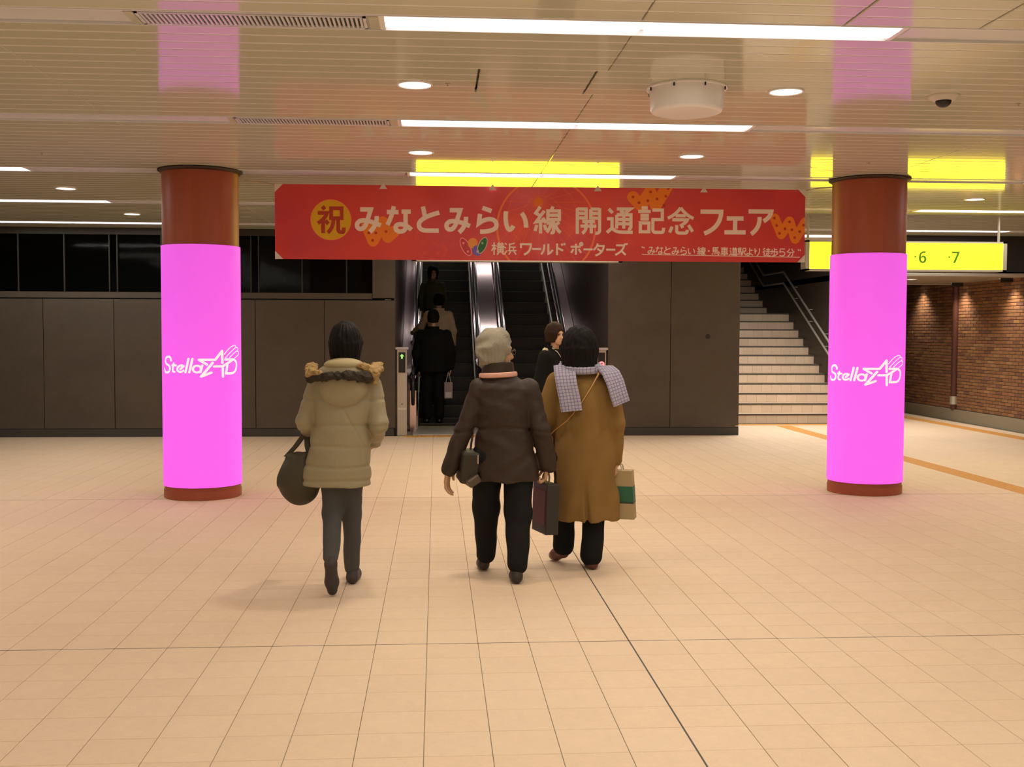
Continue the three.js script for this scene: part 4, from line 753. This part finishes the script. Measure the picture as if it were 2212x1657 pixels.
  part(b, 'zip_pull', rbox(.008, .055, .006, .002), M.steel, [-.158, .752, .132]);
  const s = thing('shopping_bag', 'black paper shopping bag carried between the grey-haired person and the camel coat', 'bag', [at.x, 0, at.z], FACE_AWAY);
  const sm = phys(.022, .02, .016, .5);
  const shell = part(s, 'bag_body', rbox(.085, .315, .24, .006), sm, [.262, .43, -.06]); shell.rotation.set(0, .35, -.03);
  const red = part(s, 'printed_side', rbox(.004, .22, .19, .001), std(.16, .05, .045, .6), [.2205, .44, -.046]); red.rotation.set(0, .35, -.03);
  for (const k of [-1, 1]) part(s, 'handle', tube([[.262 + k * .02, .585, -.06 + k * .05], [.266 + k * .016, .64, -.05 + k * .02], [.27, .665, -.025]], .006, 12, 8), std(.18, .14, .12, .6));
}
{ // woman in the camel coat with the checked scarf
  const at = onFloor(1258, 1224), camel = cloth(.25, .145, .045, .9, .0010, { sheen: .4, sheenColor: lin(.4, .25, .1), sheenRoughness: .6 });
  const LS = [-.165, 1.2, 0], LE = [-.245, .98, .0], LW = [-.20, .80, -.14], RS = [.165, 1.2, 0], RE = [.208, .94, .02], RW = [.212, .70, -.01];
  const o = person('person with a black bob in a long camel coat and pale checked scarf, walking away', at.x, at.z, 0, FACE_AWAY, {
    head: [-.028, 1.405, -.02], shoulderY: 1.255, armL: [LS, LE, LW], armR: [RS, RE, RW], handR: { dir: [0, -1, -.05], thumb: [0, 0, -1], curl: .9 },
    legL: [[-.105, .72, 0], [-.115, .40, -.06], [-.12, .125, -.10], [-.185, .035, -.20]], heelL: [-.12, .075, -.09], legR: [[.075, .72, 0], [.08, .40, .0], [.055, .09, .07], [.045, .03, -.08]], heelR: [.06, .035, .08],
    trouserR: [.085, .073, .072], trousers: cloth(.011, .011, .011, .85, .0008), shoeMat: phys(.12, .038, .022, .4), hair: { t: .046, low: -.135, flare: 1.12, rough: .004, back: .01 },
  });
  const torso = rings([[.312, .025, .0, .208, .165], [.36, .025, .0, .207, .165], [.6, .02, 0, .20, .155], [.85, .01, 0, .195, .15], [1.05, .0, .0, .195, .145], [1.18, -.005, .0, .188, .125], [1.275, -.02, -.01, .12, .085]]);
  const sleeves = join(.02, cap(LS, LE, .082, .072), cap(LE, LW, .072, .06), cap(RS, RE, .07, .062), cap(RE, RW, .06, .05));
  coatMesh(o, 'coat', (x, y, z) => {
    let d = smin(torso(x, y, z), sleeves(x, y, z), .018); const lower = Math.max(0, Math.min(1, (1.0 - y) * 1.8));
    d += lower * .011 * Math.sin(x * 36 + 3 * Math.sin(y * 5)) + .003 * wob(x, y, z, .7);
    if (z > .05 && y < .56) { const v = x - .008 - (.56 - y) * .06; d += .03 * Math.exp(-v * v / .00016) * Math.min(1, (.56 - y) * 6); }
    const hem = .312 + .03 * Math.max(0, .1 - Math.abs(x + .14)) * -1 + .06 * Math.max(0, -x - .08); return Math.max(d, hem - y);
  }, [-.4, .28, -.28], [.38, 1.32, .28], camel, .009);
  // checked cloth
  const [c, g] = canvas(256, 256); g.fillStyle = 'rgb(176,170,186)'; g.fillRect(0, 0, 256, 256); g.fillStyle = 'rgba(105,104,140,.75)';
  for (let i = 0; i < 8; i++) { g.fillRect(i * 32 + 4, 0, 6, 256); g.fillRect(0, i * 32 + 4, 256, 6); }
  const tx = canvasTex(c); tx.wrapS = tx.wrapT = THREE.RepeatWrapping; tx.repeat.set(1 / .17, 1 / .17);
  const sc = cloth(1, 1, 1, .9, .0008, { map: tx });
  const X = [1, 0, 0];
  part(o, 'scarf_loop', nets((x, y, z) => { const q = Math.abs(len(x + .02, (z + .01) * 1.05) - .135) - .018, yy = y - 1.285 - .03 * Math.abs(x + .02) + (z < -.02 ? (z + .02) * .4 : 0); return smax(q + .003 * wob(x, y, z, 1.3), Math.abs(yy) - .024, .015); }, [-.2, 1.2, -.2], [.17, 1.36, .17], .007), sc);
  part(o, 'scarf_tail', ribbon([[-.125, 1.312, -.04], [-.13, 1.315, .06], [-.128, 1.27, .135], [-.118, 1.20, .150], [-.10, 1.12, .160], [-.085, 1.03, .170]], [[1, 0, .0], [1, 0, .1], [1, .06, 0], [1, .08, 0], [1, .1, 0], [1, .1, 0]], .135, .010, .003), sc);
  part(o, 'scarf_tail', ribbon([[.10, 1.315, -.02], [.125, 1.315, .06], [.165, 1.275, .10], [.195, 1.21, .115], [.215, 1.14, .12], [.235, 1.075, .122]], [[1, -.1, .0], [1, -.1, -.3], [1, .15, -.5], [1, .3, -.5], [1, .35, -.5], [1, .38, -.5]], .125, .010, .004), sc);
  const b = thing('crossbody_bag', 'tan crossbody bag strap running over the back of the camel coat', 'bag', [at.x, 0, at.z], FACE_AWAY), tan = phys(.50, .25, .08, .5);
  part(b, 'strap', ribbon([[.09, 1.29, .06], [.085, 1.26, .118], [.045, 1.19, .143], [-.03, 1.07, .154], [-.11, .97, .145], [-.19, .90, .085], [-.215, .86, -.02]], Array(7).fill([.8, .6, 0]), .016, .005), tan);
  const pouch = part(b, 'pouch', rbox(.05, .16, .2, .015), tan, [-.235, .78, -.08]); pouch.rotation.y = .2;
  const s = thing('paper_bag', 'tan paper carrier bag with a green band held beside the camel coat', 'bag', [at.x, 0, at.z], FACE_AWAY), kraft = cloth(.42, .32, .17, .8, .0004);
  const taper = (y0, y1, gx) => { const w = (y) => .105 + (.63 - y) * .07, pts = [], geo = new THREE.BoxGeometry(1, 1, 1, 1, 1, 1), q = geo.attributes.position; for (let i = 0; i < q.count; i++) { const y = q.getY(i) > 0 ? y1 : y0, e = 1 + gx; q.setXYZ(i, q.getX(i) * 2 * w(y) * e * .9, y, q.getZ(i) * .10 * e * (1 + (.63 - y) * .5)); } return metres(geo); };
  const turn = new THREE.Matrix4().makeRotationY(-.25).setPosition(.235, 0, -.05), put = (n, geo, m) => part(s, n, geo.applyMatrix4(turn), m);
  put('bag_body', taper(.315, .63, 0), kraft); put('green_band', taper(.425, .53, .008), std(.018, .12, .055, .6)); put('dark_band', taper(.418, .428, .010), std(.02, .045, .025, .6));
  put('white_mark', new THREE.SphereGeometry(.018, 16, 8).scale(1, .6, .1).translate(-.03, .447, .064), std(.5, .48, .36, .6));
  for (const k of [-1, 1]) { put('handle', tube([[-.045, .62, k * .045], [-.04, .665, k * .03], [-.012, .668, k * .01], [.02, .665, k * .03], [.03, .62, k * .045]], .0045, 20, 6), std(.62, .56, .45, .7)); }
}
// a plainer figure for those farther off: coat to `hem`, arms down unless given
function figure(label, x, z, y, turn, q) {
  const h = q.h, S = (a) => a.map((v) => v * h / 1.6);
  const armL = (q.armL ?? [[-.165, 1.24, 0], [-.235, .98, .02], [-.225, .76, -.06]]).map(S), armR = (q.armR ?? [[.165, 1.24, 0], [.235, .98, .02], [.225, .76, -.06]]).map(S);
  const o = person(label, x, z, y, turn, {
    head: S([0, 1.475, -.015]), yaw: Math.PI + (q.look ?? 0), pitch: q.pitch ?? 0, shoulderY: 1.3 * h / 1.6, armL, armR, handL: q.handL, handR: q.handR, cell: .018,
    legL: [[-.085, .76, 0], [-.088, .43, -.02], [-.088, .1, .0], [-.095, .03, -.15]].map(S), legR: [[.085, .76, 0], [.088, .43, .02], [.088, .1, .03], [.095, .03, -.12]].map(S),
    trouserR: [.09, .072, .064].map((v) => v * (q.wide ?? 1)), trousers: q.trousers, shoeMat: q.shoes ?? M.black, hair: q.hair ?? { t: .022, low: -.07 }, hairMat: q.hairMat, skin: q.skin,
  });
  const W2 = q.wide ?? 1, torso = rings([[q.hem, 0, 0, .185, .14], [.95, 0, 0, .175, .13], [1.1, 0, 0, .18, .132], [1.23, 0, 0, .178, .118], [1.315, 0, -.01, .10, .08]].map(([a, b, c, d, e]) => [a * h / 1.6, b, c, d * W2 * h / 1.6, e * W2 * h / 1.6]));
  const sl = (A) => join(.02, cap(A[0], A[1], .072 * W2, .062 * W2), cap(A[1], lerp3(A[1], A[2], .95), .062 * W2, .05 * W2)), sleeves = join(.01, sl(armL), sl(armR));
  coatMesh(o, 'coat', (a, b, c) => smin(torso(a, b, c), sleeves(a, b, c), .03) + .004 * wob(a, b, c, .75), [-.5, q.hem * h / 1.6 - .05, -.5], [.5, 1.36 * h / 1.6, .35], q.coat, .012);
  const col = q.collar ?? q.coat; coatMesh(o, 'collar', (a, b, c) => { const d = Math.abs(len(a, (c + .02) * 1.05) - .085) - .012; return Math.max(d, 1.27 * h / 1.6 - b, b - 1.355 * h / 1.6 - (c < -.04 ? -.04 : 0)); }, S([-.2, 1.2, -.2]), S([.2, 1.4, .2]), col, .009);
  return o;
}
{ // woman beyond, in a black coat, turned to the right
  const at = onFloor(1196, 1011), o = figure('person with a brown bob and white collar in a black coat, facing right', at.x, at.z, 0, -2.35, { h: 1.63, hem: .55, coat: cloth(.010, .010, .009, .9), trousers: cloth(.02, .02, .02), hairMat: phys(.032, .016, .008, .6, { specularIntensity: .3 }), hair: { t: .02, low: -.085, back: .0 }, pitch: .06, skin: phys(.60, .38, .21, .5) });
  const white = cloth(.6, .6, .52, .8);
  for (const s of [-1, 1]) part(o, 'shirt_collar', ribbon([[s * .075, 1.345, -.03], [s * .06, 1.30, -.105], [s * .03, 1.23, -.137], [s * .005, 1.17, -.146]], Array(4).fill([.7 * s, .7, 0]), .035, .006), white);
  coatMesh(o, 'fur_collar', (x, y, z) => cap([.12, 1.325, .03], [.165, 1.29, .01], .032, .026)(x, y, z) + .006 * wob(x, y, z, 3), [.05, 1.24, -.08], [.24, 1.4, .12], phys(.6, .52, .36, .9), .006);
  for (const dy of [0, .045]) part(o, 'button', new THREE.SphereGeometry(.009, 10, 8), white, [.05, 1.2 - dy, -.128]);
}
const onStep = (s) => { const i = Math.round((s - 17.75 - .2) / .405); return [-(17.95 + i * .405), stepHeight(17.75 + i * .405 + .2)]; };
{
  const black = cloth(.010, .010, .009, .9), [z1, y1] = onStep(18.3);
  const X = (px, z) => onPlane(px, 760, 'z', z).x;
  figure('person in a long black coat standing low on the left escalator', X(936, z1), z1, y1, -.05, { h: 1.88, hem: .72, wide: 1.22, coat: black, trousers: black, armR: [[.185, 1.24, 0], [.26, .98, .02], [.245, .78, .0]] });
  const b = thing('carrier_bag', 'small pale carrier bag held by the person in the black coat', 'bag', [X(966, z1), y1 + .07, z1 + .05]);
  part(b, 'bag_body', rbox(.14, .27, .09, .012), cloth(.42, .34, .32, .6), [.02, .47, 0]); part(b, 'label_panel', rbox(.10, .09, .004, .001), std(.7, .66, .6, .5), [.02, .40, .046]); part(b, 'handle', tube([[-.02, .6, 0], [0, .70, 0], [.02, .77, 0], [.04, .70, 0], [.06, .6, 0]], .006, 16, 6), std(.6, .55, .5, .6));
  const [z2, y2] = onStep(19.55), tan = cloth(.62, .47, .30, .85);
  figure('person in a tan jacket gripping the left escalator handrail', X(948, z2), z2, y2, -.1, { h: 1.72, hem: .72, wide: 1.05, coat: tan, trousers: black, armL: [[-.175, 1.25, 0], [-.30, 1.06, -.10], [-.42, .98, -.22]], handL: { dir: [-.6, -.1, -.9], thumb: [1, 0, -.4], curl: .8 } });
  const [z3, y3] = onStep(20.75);
  figure('person in an olive jacket higher up the left escalator, face turned back', X(935, z3), z3, y3, -.3, { h: 1.56, hem: .8, coat: cloth(.10, .10, .05, .85), trousers: black, look: Math.PI + .5, pitch: -.05, skin: phys(.6, .36, .22, .5), hair: { t: .028, low: -.10 } });
}

renderer.render(scene, camera);
